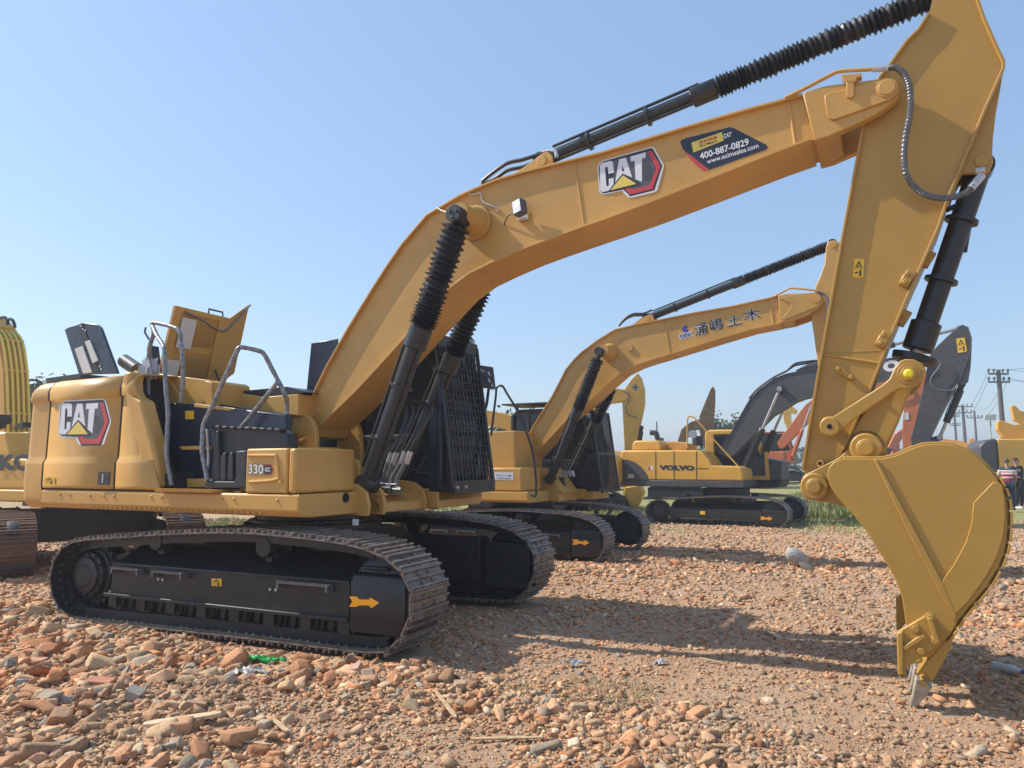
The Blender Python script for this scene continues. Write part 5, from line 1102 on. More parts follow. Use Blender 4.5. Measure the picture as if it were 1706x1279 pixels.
# ---------------------------------------------------------------- utility poles and wires
def wpt(px, py, depth): return Vector(CAM)+ray(px, py)*depth
def pole(px, ptop, depth, arms, label, m, r=.17, insul=True):
    t = wpt(px, ptop, depth); b = Vector((t.x, t.y, -.2)); root = bpy.data.objects.new('utility_pole', None); COL.objects.link(root); root.location = b
    tag(root, label, 'utility pole', 'utility poles with cross arms'); H = t.z-b.z
    mb = MB(); mb.cyl((0, 0, 0), (0, 0, H), r*1.35, 14, r); mb.build('pole_shaft', m, root)
    ends = []
    for dz, hw_, ang in arms:
        d = Vector((AR.x*cos(ang)-AR.y*sin(ang), AR.x*sin(ang)+AR.y*cos(ang), 0)); z = H-dz
        mb = MB(); mb.beam(d*-hw_+Vector((0, 0, z)), d*hw_+Vector((0, 0, z)), .12, .14); ca = mb.build('cross_arm', M['wood'], root)
        mb = MB()
        for q in (-.95, -.45, .45, .95): mb.lathe(d*hw_*q+Vector((0, 0, z+.05)), d*hw_*q+Vector((0, 0, z+1)), [(0, .04), (.15, .05), (.2, .11), (.28, .09), (.32, .11), (.4, .05)], 8)
        mb.build('insulator', M['wood'], ca)
        ends.append([b+d*hw_*q+Vector((0, 0, z+.4)) for q in (-.95, .95)])
    return ends
e1 = pole(1663, 616, 62, [(.35, .95, .12), (1.05, .95, .05)], 'nearest and tallest utility pole, two cross arms against the sky at right', M['wood'])
e2 = pole(1603.5, 674, 108, [(.3, 1.5, 0), (1.2, 1.4, .1)], 'utility pole with two cross arms standing left of the tallest one', M['wood'], .2)
e3 = pole(1623, 684, 112, [(1.1, 1.2, 0)], 'leaning utility pole with a single cross arm', M['wood'], .14)
e4 = pole(1589.5, 684, 118, [(.9, .9, .2), (2.4, .9, .1)], 'thin utility pole directly beside the graphite bucket ram', M['wood'], .16)
e5 = pole(1648, 688, 70, [], 'thin bare post beside the pale tilted panel', M['conc'], .05)
e6 = pole(1094, 702, 90, [], 'slim lone pole above the yellow engine hood', M['wood'], .09)
def wire(a, b, label, sag=1.5):
    mb = MB(); pts = [a.lerp(b, t/12)-Vector((0, 0, sag*4*(t/12)*(1-t/12))) for t in range(13)]; mb.tube(pts, .016, 5, smooth=False)
    tag(mb.build('power_line', M['ink'], None), label, 'power line', 'power lines strung between the poles')
wr = 'power line running out of the photo to the right from the tallest pole'
far_r = Vector(CAM)+ray(1760, 580)*45
for i, en in enumerate(e1):
    for j, p in enumerate(en):
        wire(p, p+(e2[i][j]-p), 'power line sagging from the tallest pole down to the next pole on its left', 2.0)
        wire(p, Vector(CAM)+ray(1800, (588, 600, 622, 636)[i*2+j])*48, wr, .4)
mb = MB(); c_ = wpt(1650, 695, 69.5); mb.obox(c_, AR*.55, AF*.03+Vector((0, 0, .02)), Vector((0, 0, .28))+AR*.08)
sp = bpy.data.objects.new('solar_lamp', None); COL.objects.link(sp); tag(sp, 'pale tilted panel mounted on the thin post near the tallest pole', 'solar panel'); mb.build('panel', M['panelw'], sp, bevel=.03); MB().cyl(c_, c_-Vector((0, 0, .9)), .03, 8).build('mount', M['ink'], sp)
# ---------------------------------------------------------------- trees
def tree(px, ptop, depth, w_, label, seed, dark=1.):
    rnd = np.random.default_rng(seed); t = wpt(px, ptop, depth); H = t.z; root = bpy.data.objects.new('tree', None); COL.objects.link(root); root.location = (t.x, t.y, -.3)
    tag(root, label, 'tree', 'trees beyond the yard')
    mb = MB(); mb.tube([(0, 0, 0), (.1, 0, H*.35), (-.05, .1, H*.7), (0, 0, H*.95)], lambda q: .14*(1-q*.8), 8)
    for i in range(7):
        a = rnd.uniform(0, 2*pi); z = H*rnd.uniform(.35, .7); L = w_*rnd.uniform(.5, .9); mb.tube([(0, 0, z), (cos(a)*L*.5, sin(a)*L*.5, z+L*.35), (cos(a)*L, sin(a)*L, z+L*.8)], lambda q: .06*(1-q*.8), 6)
    mb.build('trunk', M['bark'], root)
    n = 1500; cl = rnd.uniform(-1, 1, (26, 3))*np.array([w_, w_, H*.3])+np.array([0, 0, H*.64]); vs = []; fs = []
    for i in range(n):
        c = cl[rnd.integers(26)]+rnd.normal(0, 1, 3)*np.array([w_*.2, w_*.2, H*.07]); s = rnd.uniform(.10, .24); a = rnd.normal(0, 1, 3); a /= np.linalg.norm(a); b = np.cross(a, rnd.normal(0, 1, 3)); b /= np.linalg.norm(b)
        k = len(vs); vs += [tuple(c+a*s), tuple(c+b*s*.6), tuple(c-a*s), tuple(c-b*s*.6)]; fs.append((k, k+1, k+2, k+3))
    mb = MB(); mb.v = vs; mb.f = fs; mb.build('crown', M['leaf'], root, smooth=0)
M['bark'] = mat('bark', (.08, .06, .045), .9, var=.3, scale=4)
M['leaf'] = mat('leaves', (.05, .085, .025), .6, var=.55, scale=1.2)
tree(1206, 690, 60, 1.6, 'green treetop showing just left of the graphite boom', 1)
tree(1222, 693, 66, 1.4, 'smaller green treetop touching the graphite boom', 2)
tree(1640, 744, 90, 2.2, 'low green tree in front of the leaning utility pole', 3)
tree(1628, 738, 95, 1.2, 'small dark isolated tree beside the leaning pole', 4)
tree(58, 622, 34, 2.0, 'dark green treetop showing behind the rear corner of the largest machine', 5)
tree(857, 686, 50, 1.4, 'small treetop above the pale yellow bent boom', 6)
rt_ = np.random.default_rng(77); vs_ = []; fs_ = []
for i in range(9000):
    a = rt_.uniform(-.85, .8); R_t = 118+rt_.uniform(-6, 6); hgt = 2.0+1.3*abs(sin(a*23))+1.2*abs(sin(a*7.3+1)); c = np.array([CAM[0]-R_t*sin(YAW+a), CAM[1]+R_t*cos(YAW+a), rt_.uniform(0, 1)**.7*hgt]); s = rt_.uniform(.25, .6)
    u = rt_.normal(0, 1, 3); u /= np.linalg.norm(u); v_ = np.cross(u, rt_.normal(0, 1, 3)); v_ /= np.linalg.norm(v_); k = len(vs_); vs_ += [tuple(c+u*s), tuple(c+v_*s*.6), tuple(c-u*s), tuple(c-v_*s*.6)]; fs_.append((k, k+1, k+2, k+3))
mb = MB(); mb.v = vs_; mb.f = fs_; tag(mb.build('distant_shrubs', M['leaf'], None, smooth=0), kind='stuff')
# ---------------------------------------------------------------- people
def person(px, pfoot, depth, label, skel, shirt, trousers, hairm, seed, turn):
    p = Vector(CAM)+ray(px, pfoot)*depth; z = p.z
    root = bpy.data.objects.new('person', None); COL.objects.link(root); root.location = p; root.rotation_euler.z = turn; tag(root, label, 'person')
    J = dict(pel=(0, 0, .93), waist=(0, 0, 1.06), chest=(0, -.01, 1.30), neck=(0, 0, 1.46), head0=(0, -.01, 1.54), head=(0, -.015, 1.66), top=(0, -.0, 1.72),
             ls=(-.18, 0, 1.41), rs=(.18, 0, 1.41), le=(-.24, .03, 1.13), re=(.24, .03, 1.13), lw=(-.25, -.03, .88), rw=(.25, -.03, .88),
             lh=(-.09, 0, .90), rh=(.09, 0, .90), lk=(-.10, -.02, .50), rk=(.10, -.02, .50), la=(-.11, .02, .09), ra=(.11, .02, .09), lt=(-.12, -.14, .035), rt=(.12, -.14, .035))
    J.update(skel)
    def skin(name, names, edges, rad, m, sub=2):
        me = bpy.data.meshes.new(name); ids = {n: i for i, n in enumerate(names)}
        me.from_pydata([J[n] if n in J else n for n in names], [(ids[a], ids[b]) for a, b in edges], [])
        o = bpy.data.objects.new(name, me); COL.objects.link(o); o.parent = root; me.materials.append(m)
        sk_ = o.modifiers.new('skin', 'SKIN'); sk_.use_smooth_shade = True
        for i, n in enumerate(names): me.skin_vertices[0].data[i].radius = rad[n] if isinstance(rad[n], tuple) else (rad[n], rad[n])
        me.skin_vertices[0].data[0].use_root = True; sb_ = o.modifiers.new('sub', 'SUBSURF'); sb_.levels = sub; sb_.render_levels = sub
        return o
    rad = dict(pel=(.15, .11), waist=(.135, .10), chest=(.17, .115), neck=.055, head0=.06, head=(.078, .095), top=.05, ls=.065, rs=.065, le=.045, re=.045, lw=.03, rw=.03, lh=.085, rh=.085, lk=.06, rk=.06, la=.042, ra=.042, lt=.035, rt=.035)
    for sd_ in 'lr':   # palms and fingers grown from the wrists
        w_ = Vector(J[sd_+'w']); e_ = Vector(J[sd_+'e']); dn = (w_-e_).normalized(); J[sd_+'p'] = tuple(w_+dn*.07); rad[sd_+'p'] = (.036, .018)
        sx = Vector((0, 1, 0))
        for k in range(4): J[f'{sd_}f{k}'] = tuple(w_+dn*(.155-.012*abs(k-1.4))+sx*(k-1.5)*.02); rad[f'{sd_}f{k}'] = .008
        J[sd_+'th'] = tuple(w_+dn*.08-sx*.055); rad[sd_+'th'] = .009
    names = ['pel', 'waist', 'chest', 'neck', 'head0', 'head', 'top', 'ls', 'le', 'lw', 'lp', 'rs', 're', 'rw', 'rp', 'lh', 'lk', 'la', 'lt', 'rh', 'rk', 'ra', 'rt']
    ed = [('pel', 'waist'), ('waist', 'chest'), ('chest', 'neck'), ('neck', 'head0'), ('head0', 'head'), ('head', 'top'), ('chest', 'ls'), ('ls', 'le'), ('le', 'lw'), ('lw', 'lp'), ('chest', 'rs'), ('rs', 're'), ('re', 'rw'), ('rw', 'rp'), ('pel', 'lh'), ('lh', 'lk'), ('lk', 'la'), ('la', 'lt'), ('pel', 'rh'), ('rh', 'rk'), ('rk', 'ra'), ('ra', 'rt')]
    for s in 'lr':
        for k in range(4): names.append(f'{s}f{k}'); ed.append((s+'p', f'{s}f{k}'))
        names.append(s+'th'); ed.append((s+'w', s+'th'))
    skin('body', names, ed, rad, M['skin'])
    g = lambda n, k: tuple(v*k for v in rad[n]) if isinstance(rad[n], tuple) else rad[n]*k
    J['lm'] = tuple(Vector(J['ls']).lerp(Vector(J['le']), .8)); J['rm'] = tuple(Vector(J['rs']).lerp(Vector(J['re']), .8)); rad['lm'] = rad['rm'] = .055
    J['ck'] = tuple(Vector(J['neck'])-Vector((0, 0, .04))); rad['ck'] = .07
    nn = ['waist', 'pel', 'chest', 'ck', 'ls', 'lm', 'rs', 'rm']; r2 = {n: g(n, 1.36) for n in nn}; r2['pel'] = (.185, .15); r2['chest'] = (.225, .165)
    skin('shirt', nn, [('waist', 'pel'), ('waist', 'chest'), ('chest', 'ck'), ('chest', 'ls'), ('ls', 'lm'), ('chest', 'rs'), ('rs', 'rm')], r2, shirt)
    nn = ['pel', 'lh', 'lk', 'la', 'rh', 'rk', 'ra']; r3 = {n: g(n, 1.25) for n in nn}; r3['la'] = r3['ra'] = .065
    skin('trousers', nn, [('pel', 'lh'), ('lh', 'lk'), ('lk', 'la'), ('pel', 'rh'), ('rh', 'rk'), ('rk', 'ra')], r3, trousers)
    for s in 'lr':
        a_ = Vector(J[s+'a']); t_ = Vector(J[s+'t']); mb = MB(); mb.obox((a_+t_)/2+Vector((0, -.02, -.01)), (.045, 0, 0), (0, .14, 0), (0, 0, .04)); mb.build('shoe', M['white'] if seed == 2 else M['ink'], root, bevel=.025)
    h_ = Vector(J['head']); mb = MB(); rings = []
    for i in range(7):
        th = pi*.62*i/6
        rings.append([(h_.x+.086*sin(th)*cos(2*pi*k/14), h_.y+.03+(.100*sin(th))*sin(2*pi*k/14)+.005, h_.z+.015+.098*cos(th)) for k in range(15)])
    mb.grid(rings); mb.build('hair', hairm, root)
    mb = MB(); mb.cyl((h_.x, h_.y-.085, h_.z-.02), (h_.x, h_.y-.125, h_.z-.035), .02, 8, .012); mb.build('nose', M['skin'], root)
    for sx in (-1, 1):
        MB().cyl((h_.x+sx*.032, h_.y-.083, h_.z+.008), (h_.x+sx*.032, h_.y-.100, h_.z+.008), .012, 8).build('eye', M['ink'], root); MB().cyl((h_.x+sx*.075, h_.y+.01, h_.z-.01), (h_.x+sx*.098, h_.y+.015, h_.z-.01), .028, 10).build('ear', M['skin'], root)
    MB().cyl((h_.x-.025, h_.y-.088, h_.z-.062), (h_.x+.025, h_.y-.088, h_.z-.062), .009, 6).build('mouth', M['red'], root)
    return root
M['skin'] = mat('skin', (.42, .24, .16), .55, var=.08)
M['hair'] = mat('black hair', (.012, .010, .01), .6); M['hairg'] = mat('greying hair', (.10, .09, .085), .7)
M['tee'] = mat('dark tee shirt', (.018, .018, .02), .85, var=.2); M['jean'] = mat('navy trousers', (.015, .02, .045), .85); M['greyt'] = mat('dark grey trousers', (.03, .032, .035), .85)
m_, nt, b_ = newmat('striped polo'); tc = nt.nodes.new('ShaderNodeTexCoord'); sp_n = nt.nodes.new('ShaderNodeSeparateXYZ'); nt.links.new(tc.outputs['Object'], sp_n.inputs[0])
mr = nt.nodes.new('ShaderNodeMapRange'); mr.inputs['From Min'].default_value = .8; mr.inputs['From Max'].default_value = 1.6; nt.links.new(sp_n.outputs['Z'], mr.inputs['Value'])
cr = nt.nodes.new('ShaderNodeValToRGB'); cr.color_ramp.interpolation = 'CONSTANT'; nt.links.new(mr.outputs[0], cr.inputs[0]); el = cr.color_ramp.elements
stops = [(0, (.4, .03, .05)), (.12, (.7, .68, .66)), (.18, (.45, .02, .05)), (.36, (.75, .73, .7)), (.42, (.45, .02, .05)), (.52, (.75, .73, .7)), (.60, (.45, .02, .05)), (.64, (.75, .73, .7)), (.70, (.05, .06, .065))]
while len(el) < len(stops): el.new(.5)
for e, (p_, c_) in zip(el, stops): e.position = p_; e.color = (*c_, 1)
nt.links.new(cr.outputs['Color'], b_.inputs['Base Color']); b_.inputs['Roughness'].default_value = .85; M['polo'] = m_
person(1683, 850, 24.6, 'man in a red and white striped polo shirt standing beside the bucket', dict(le=(-.25, .02, 1.14), lw=(-.2, -.14, .95), re=(.26, .05, 1.14), rw=(.22, -.1, .95)), M['polo'], M['jean'], M['hairg'], 1, YAW+pi*.8)
person(1699, 848, 24.9, 'man in a dark T-shirt and grey trousers with one arm bent', dict(le=(-.36, -.02, 1.22), lw=(-.22, -.16, 1.12), re=(.27, .05, 1.14), rw=(.25, -.02, .9)), M['tee'], M['greyt'], M['hair'], 2, YAW+.25)
# ---------------------------------------------------------------- ground, rubble, grass
def vnoise(x, y, seed, freq):
    r = np.random.default_rng(seed); T = r.uniform(-1, 1, (256, 256)); X = x*freq; Y = y*freq
    xi = np.floor(X).astype(int); yi = np.floor(Y).astype(int); fx = X-xi; fy = Y-yi; fx = fx*fx*(3-2*fx); fy = fy*fy*(3-2*fy)
    g = lambda a, b: T[a % 256, b % 256]
    return (g(xi, yi)*(1-fx)+g(xi+1, yi)*fx)*(1-fy)+(g(xi, yi+1)*(1-fx)+g(xi+1, yi+1)*fx)*fy
def pile(x, y):
    """where broken brick lies heaped: left foreground, a low ridge before the tracks, a few patches"""
    a = 1/(1+np.exp(((x-2.1)+.35*(y+3))*2.6))*1/(1+np.exp((y+1.75)*6))
    b = np.exp(-(((x-3.0)/1.5)**2+((y+2.05)/.38)**2)); c = np.exp(-(((x-5.1)/1.2)**2+((y+2.6)/.6)**2))*.5; d_ = np.exp(-(((x-2.3)/.9)**2+((y-4.2)/.35)**2))*.9; e = np.exp(-(((x+3.2)/1.0)**2+((y+1.7)/.7)**2))*1.2
    return np.clip(a+b+c+d_+e, 0, 1.3)
def gz(x, y):
    x = np.asarray(x, float); y = np.asarray(y, float)
    z = -.045-.0125*np.clip(y-2.5, 0, 14.5)*(1/(1+np.exp((x-7.5)*1.2)))
    z = z+.0*x
    k = 1/(1+np.exp((np.hypot(x-3, y)-60)/6))
    near = vnoise(x, y, 1, .8)*.022+vnoise(x, y, 2, 2.3)*.012+vnoise(x, y, 3, 7)*.007+vnoise(x, y, 4, 17)*.0075
    rise = np.clip((y-24)/16, 0, 1)*.55*(1/(1+np.exp(-(x-6)*.6)))
    return z+near*k+pile(x, y)*(.035+.02*vnoise(x, y, 5, 3))+rise*1.0
def graded(lo, hi, a, b, step, grow=1.13):
    c = list(np.arange(a, b, step)); s = step; v = c[-1]
    while v < hi: s *= grow; v += s; c.append(v)
    s = step; v = c[0]; L = []
    while v > lo: s *= grow; v -= s; L.append(v)
    return np.array(L[::-1]+c)
gx_ = graded(-2500, 2500, -4, 9, .03, 1.1); gy_ = graded(-60, 4000, -4.2, 5, .03, 1.06)
X, Y = np.meshgrid(gx_, gy_); Zg = gz(X, Y); nx, ny = len(gx_), len(gy_)
co = np.stack([X, Y, Zg], -1).reshape(-1, 3)
idx = np.arange(nx*ny).reshape(ny, nx); q = np.stack([idx[:-1, :-1], idx[:-1, 1:], idx[1:, 1:], idx[1:, :-1]], -1).reshape(-1, 4)
def npmesh(name, co, faces, k, m, smooth=False):
    me = bpy.data.meshes.new(name); me.vertices.add(len(co)); me.vertices.foreach_set('co', co.astype(np.float32).ravel())
    me.loops.add(faces.size); me.loops.foreach_set('vertex_index', faces.astype(np.int32).ravel())
    me.polygons.add(len(faces)); me.polygons.foreach_set('loop_start', np.arange(0, faces.size, k, dtype=np.int32)); me.polygons.foreach_set('loop_total', np.full(len(faces), k, dtype=np.int32))
    me.update(calc_edges=True)
    if smooth: me.shade_smooth()
    me.materials.append(m); o = bpy.data.objects.new(name, me); COL.objects.link(o); return o
# soil: brick dust, sandy and grey patches, thin green far off
m_, nt, b_ = newmat('brick dust soil'); 
n1 = noise(nt, .55, 6, .65); n2 = noise(nt, 9, 6, .75); n3 = noise(nt, 70, 4, .8)
c1 = ramp(nt, n1, [(.36, (.43, .25, .15)), (.5, (.52, .335, .21)), (.64, (.55, .40, .27))])
c2 = ramp(nt, n2, [(.32, (.34, .19, .12)), (.46, (.56, .37, .245)), (.56, (.48, .325, .21)), (.68, (.60, .48, .35))])
c3 = ramp(nt, n3, [(.35, (.62, .57, .54)), (.5, (.97, .95, .93)), (.65, (1.2, 1.2, 1.18))])
mx = nt.nodes.new('ShaderNodeMix'); mx.data_type = 'RGBA'; mx.inputs['Factor'].default_value = .55; nt.links.new(c1, mx.inputs['A']); nt.links.new(c2, mx.inputs['B'])
mu = nt.nodes.new('ShaderNodeMix'); mu.data_type = 'RGBA'; mu.blend_type = 'MULTIPLY'; mu.inputs['Factor'].default_value = .8; nt.links.new(mx.outputs['Result'], mu.inputs['A']); nt.links.new(c3, mu.inputs['B'])
tc = nt.nodes.new('ShaderNodeTexCoord'); sx = nt.nodes.new('ShaderNodeSeparateXYZ'); nt.links.new(tc.outputs['Object'], sx.inputs[0])
ng = noise(nt, .22, 5, .7); ad = nt.nodes.new('ShaderNodeMath'); ad.operation = 'MULTIPLY_ADD'; nt.links.new(ng, ad.inputs[0]); ad.inputs[1].default_value = 26; nt.links.new(sx.outputs['Y'], ad.inputs[2])
gr = nt.nodes.new('ShaderNodeMapRange'); gr.inputs['From Min'].default_value = 26; gr.inputs['From Max'].default_value = 31; nt.links.new(ad.outputs[0], gr.inputs['Value'])
mg = nt.nodes.new('ShaderNodeMix'); mg.data_type = 'RGBA'; nt.links.new(gr.outputs[0], mg.inputs['Factor']); nt.links.new(mu.outputs['Result'], mg.inputs['A']); gc = ramp(nt, noise(nt, 3, 5, .7), [(.35, (.20, .22, .07)), (.55, (.34, .31, .13)), (.7, (.50, .40, .24))]); nt.links.new(gc, mg.inputs['B'])
nt.links.new(mg.outputs['Result'], b_.inputs['Base Color']); b_.inputs['Roughness'].default_value = .95; b_.inputs['Specular IOR Level'].default_value = .15
hn_ = nt.nodes.new('ShaderNodeMath'); hn_.operation = 'MULTIPLY_ADD'; nt.links.new(noise(nt, 28, 8, .75), hn_.inputs[0]); hn_.inputs[1].default_value = 2.; nt.links.new(n3, hn_.inputs[2])
bump(nt, b_, hn_.outputs[0], .8, .014); M['soil'] = m_
tag(npmesh('ground', co, q, 4, M['soil'], True), kind='structure')
# broken brick, pebbles and chips
m_, nt, b_ = newmat('broken brick'); at_ = nt.nodes.new('ShaderNodeAttribute'); at_.attribute_name = 'tint'
nn_ = noise(nt, 60, 5, .7); rr_ = ramp(nt, nn_, [(.3, (.62, .60, .58)), (.5, (1, 1, 1)), (.7, (1.25, 1.22, 1.2))])
mm = nt.nodes.new('ShaderNodeMix'); mm.data_type = 'RGBA'; mm.blend_type = 'MULTIPLY'; mm.inputs['Factor'].default_value = 1; nt.links.new(at_.outputs['Color'], mm.inputs['A']); nt.links.new(rr_, mm.inputs['B'])
nt.links.new(mm.outputs['Result'], b_.inputs['Base Color']); b_.inputs['Roughness'].default_value = .92; b_.inputs['Specular IOR Level'].default_value = .2; bump(nt, b_, nn_, .8, .008); M['brickbits'] = m_
PAL = np.array([(.50, .235, .115), (.52, .29, .165), (.40, .19, .10), (.56, .37, .23), (.33, .18, .10), (.46, .345, .22), (.36, .30, .23), (.29, .275, .25), (.55, .48, .38), (.23, .14, .09), (.60, .42, .25), (.42, .28, .165)])
PW = np.array([.15, .15, .09, .11, .07, .12, .07, .04, .025, .04, .06, .08]); PW = PW/PW.sum()
def rotm(n, flat_=1.):
    a = RNG.uniform(0, 2*pi, n); b = RNG.normal(0, .35*flat_, n); c = RNG.normal(0, .35*flat_, n)
    ca, sa, cb, sb, cc, sc_ = np.cos(a), np.sin(a), np.cos(b), np.sin(b), np.cos(c), np.sin(c); o = np.zeros(n); l = np.ones(n)
    Rz = np.array([[ca, -sa, o], [sa, ca, o], [o, o, l]]).transpose(2, 0, 1); Ry = np.array([[cb, o, sb], [o, l, o], [-sb, o, cb]]).transpose(2, 0, 1); Rx = np.array([[l, o, o], [o, cc, -sc_], [o, sc_, cc]]).transpose(2, 0, 1)
    return Rz@Ry@Rx
def scatter_xy(n, rmin, rmax, power=1.):
    u = RNG.uniform(0, 1, n); r = rmin*(rmax/rmin)**(u**power); a = RNG.uniform(-.95, .82, n)
    return CAM[0]+r*(-np.sin(YAW+a)), CAM[1]+r*np.cos(YAW+a), r
def chips(base, faces, k, x, y, size, name, lift=.3, jit=.28, flat_=1., zs=(.28, .75)):
    n = len(x); nb = len(base); V = base[None]*(1+RNG.uniform(-jit, jit, (n, nb, 1)))+RNG.uniform(-jit*.35, jit*.35, (n, nb, 3))
    S = np.stack([RNG.uniform(.9, 2.1, n), RNG.uniform(.6, 1.2, n), RNG.uniform(*zs, n)], -1)*size[:, None]*.5
    V = V*S[:, None, :]; V = np.einsum('nij,nbj->nbi', rotm(n, flat_), V); z = gz(x, y)+size*.5*.55*lift
    V = V+np.stack([x, y, z], -1)[:, None, :]; F = (faces[None]+(np.arange(n)*nb)[:, None, None]).reshape(-1, k)
    o = npmesh(name, V.reshape(-1, 3), F, k, M['brickbits'])
    c = PAL[RNG.choice(len(PAL), n, p=PW)]*RNG.uniform(.85, 1.45, (n, 1))*np.array([(1.06, .98, .9)]); pt = np.clip(.5+.8*vnoise(x, y, 41, .7)+.4*vnoise(x, y, 42, 2.5), 0, 1)[:, None]; c = c*(1-pt*.5)+np.array([(.47, .34, .22)])*RNG.uniform(.6, 1.15, (n, 1))*pt*.5; c = np.clip(c, 0, .8); c = np.concatenate([c, np.ones((n, 1))], 1)
    at = o.data.attributes.new('tint', 'FLOAT_COLOR', 'POINT'); at.data.foreach_set('color', np.repeat(c, nb, 0).astype(np.float32).ravel())
    return o
CUBE = np.array([(x, y, z) for z in (-1, 1) for y in (-1, 1) for x in (-1, 1)], float); CF = np.array([(0, 2, 3, 1), (4, 5, 7, 6), (0, 1, 5, 4), (2, 6, 7, 3), (0, 4, 6, 2), (1, 3, 7, 5)])
bm = bmesh.new(); bmesh.ops.create_cube(bm, size=2.); bmesh.ops.subdivide_edges(bm, edges=bm.edges[:], cuts=3, use_grid_fill=True); bm.verts.ensure_lookup_table(); bm.verts.index_update()
ICO = np.array([v.co[:] for v in bm.verts]); IF = np.array([[v.index for v in f.verts] for f in bm.faces]); bm.free()
def chunk(base, seed):   # chop with planes into an angular fragment
    r = np.random.default_rng(seed); V = base.copy()
    for d_ in list(np.vstack([np.eye(3), -np.eye(3)])+r.normal(0, .12, (6, 3)))+list(r.normal(0, 1, (5, 3))):
        d_ = d_/np.linalg.norm(d_); t = r.uniform(.82, .95) if abs(d_).max() > .93 else r.uniform(.78, 1.1); s = V@d_; V = V-np.clip(s-t, 0, None)[:, None]*d_[None]
    V = V+r.normal(0, .012, V.shape)
    return V
def keep(x, y, thr_lo, thr_hi):
    p = np.clip(pile(x, y)+.28*vnoise(x, y, 31, 1.1)+.14*vnoise(x, y, 32, 4), 0, 1); return RNG.uniform(0, 1, len(x)) < thr_lo+(thr_hi-thr_lo)*p
def clear(x, y, s=0):   # nothing inside the tracks of the big machine
    return ~((np.abs(x) < 2.3) & (np.abs(np.abs(y)-1.295) < .30))
# a: fine chips
x, y, r = scatter_xy(390000, 2.6, 26, .85); k = keep(x, y, .26, 1.) & clear(x, y); x, y, r = x[k], y[k], r[k]
s = np.clip(RNG.lognormal(-4.42, .5, len(x)), .006, .035)*np.clip(r/6.5, .8, 2.0)
tag(chips(CUBE, CF, 4, x, y, s, 'brick_chips', lift=.5), kind='stuff')
# b: pebbles
x, y, r = scatter_xy(72000, 2.6, 24, .8); k = keep(x, y, .016, .9) & clear(x, y); x, y, r = x[k], y[k], r[k]
s = np.clip(RNG.lognormal(-3.65, .45, len(x)), .014, .08)*np.clip(r/8, .85, 1.4)
tag(chips(CUBE, CF, 4, x, y, s, 'brick_pebbles', lift=.7, jit=.34), kind='stuff')
# c: larger lumps
for j in range(10):
    x, y, r = scatter_xy(2250, 2.7, 14, .75); k = keep(x, y, -.14, .7) & clear(x, y); x, y, r = x[k], y[k], r[k]
    s = .74*np.clip(RNG.lognormal(-2.95, .42, len(x)), .03, .14)*(1+.45*np.clip(pile(x, y), 0, 1)*(x < 2.4))
    tag(chips(chunk(ICO, 40+j), IF, 4, x, y, s, 'brick_rubble', lift=.75, jit=.05, zs=(.45, 1.0)), kind='stuff')
# individual pieces one can point at
def lump(name, px, py, dims, yaw, c, label, cat, seed, tilt=(0, 0), brick=False, sink=.35, grp=None, cut=True):
    v = FT.z(px, py, -.04); z = float(gz(v.x, v.y)); me = bpy.data.meshes.new(name); r = np.random.default_rng(seed)
    if brick: V = CUBE*(1+r.uniform(-.06, .06, (8, 3))); Fc = CF
    else: V = chunk(ICO, seed); Fc = IF
    V = V*np.array(dims)/2 if name != 'rock' else V/np.maximum(.75, np.linalg.norm(V, axis=1, keepdims=True))*np.array(dims)/2; me.from_pydata([tuple(a) for a in V], [], [tuple(int(i) for i in f) for f in Fc]); me.materials.append(mat(name+' clay', c, .9, var=.22, scale=14, bmp=.6, bscale=70, dust=.4, dustc=(.40, .28, .19)))
    o = bpy.data.objects.new(name, me); COL.objects.link(o); o.location = (v.x, v.y, z+dims[2]*(.5-sink*.5)); o.rotation_euler = (tilt[0], tilt[1], yaw); tag(o, label, cat, grp)
    if brick: m = o.modifiers.new('b', 'BEVEL'); m.width = .006; m.segments = 2
    return o
lump('brick', 166, 1143, (.21, .10, .055), .35, (.50, .20, .12), 'whole orange brick lying flat in the rubble at lower left', 'brick', 1, (.1, .05), True)
lump('brick', 52, 1112, (.22, .10, .05), .5, (.52, .26, .17), 'long pale red brick at the left edge, above the other bricks', 'brick', 2, (0, .04), True)
lump('broken_brick', 80, 1178, (.16, .12, .09), .2, (.36, .29, .22), 'tan dusty half brick in the heap at lower left', 'brick', 3, (.2, .1))
lump('broken_brick', 100, 1208, (.15, .12, .12), .9, (.40, .22, .12), 'large upright ochre brick chunk below the tan half brick', 'brick', 4, (.3, .2))
lump('broken_brick', 222, 1170, (.12, .10, .10), .6, (.34, .30, .26), 'grey mortar-covered lump left of the timber slat', 'rubble lump', 5, (.2, .4))
lump('broken_brick', 322, 1188, (.17, .08, .075), .5, (.40, .24, .15), 'brown oblong brick piece resting above the timber slat', 'brick', 6, (.1, .1))
lump('broken_brick', 588, 1132, (.14, .12, .08), .3, (.50, .30, .22), 'pink wedge of brick in front of the track front', 'brick', 7, (.3, -.3))
lump('broken_brick', 764, 1160, (.10, .09, .09), .3, (.45, .30, .18), 'ochre cube-like brick bit near the bottom centre', 'brick', 8, (.2, .1))
lump('broken_brick', 694, 1112, (.10, .08, .06), -.2, (.48, .22, .14), 'reddish half brick just ahead of the track shoes', 'brick', 9, (.1, .1), True)
lump('rock', 1328, 937, (.46, .30, .26), .6, (.42, .425, .41), 'pale grey concrete lump alone on the open ground', 'rock', 14, (.5, .5), sink=-.1)
lump('rock', 1345, 942, (.30, .16, .10), -.4, (.12, .10, .09), 'dark jagged slab leaning on the grey concrete lump', 'rock', 11, (.3, .4), sink=.1)
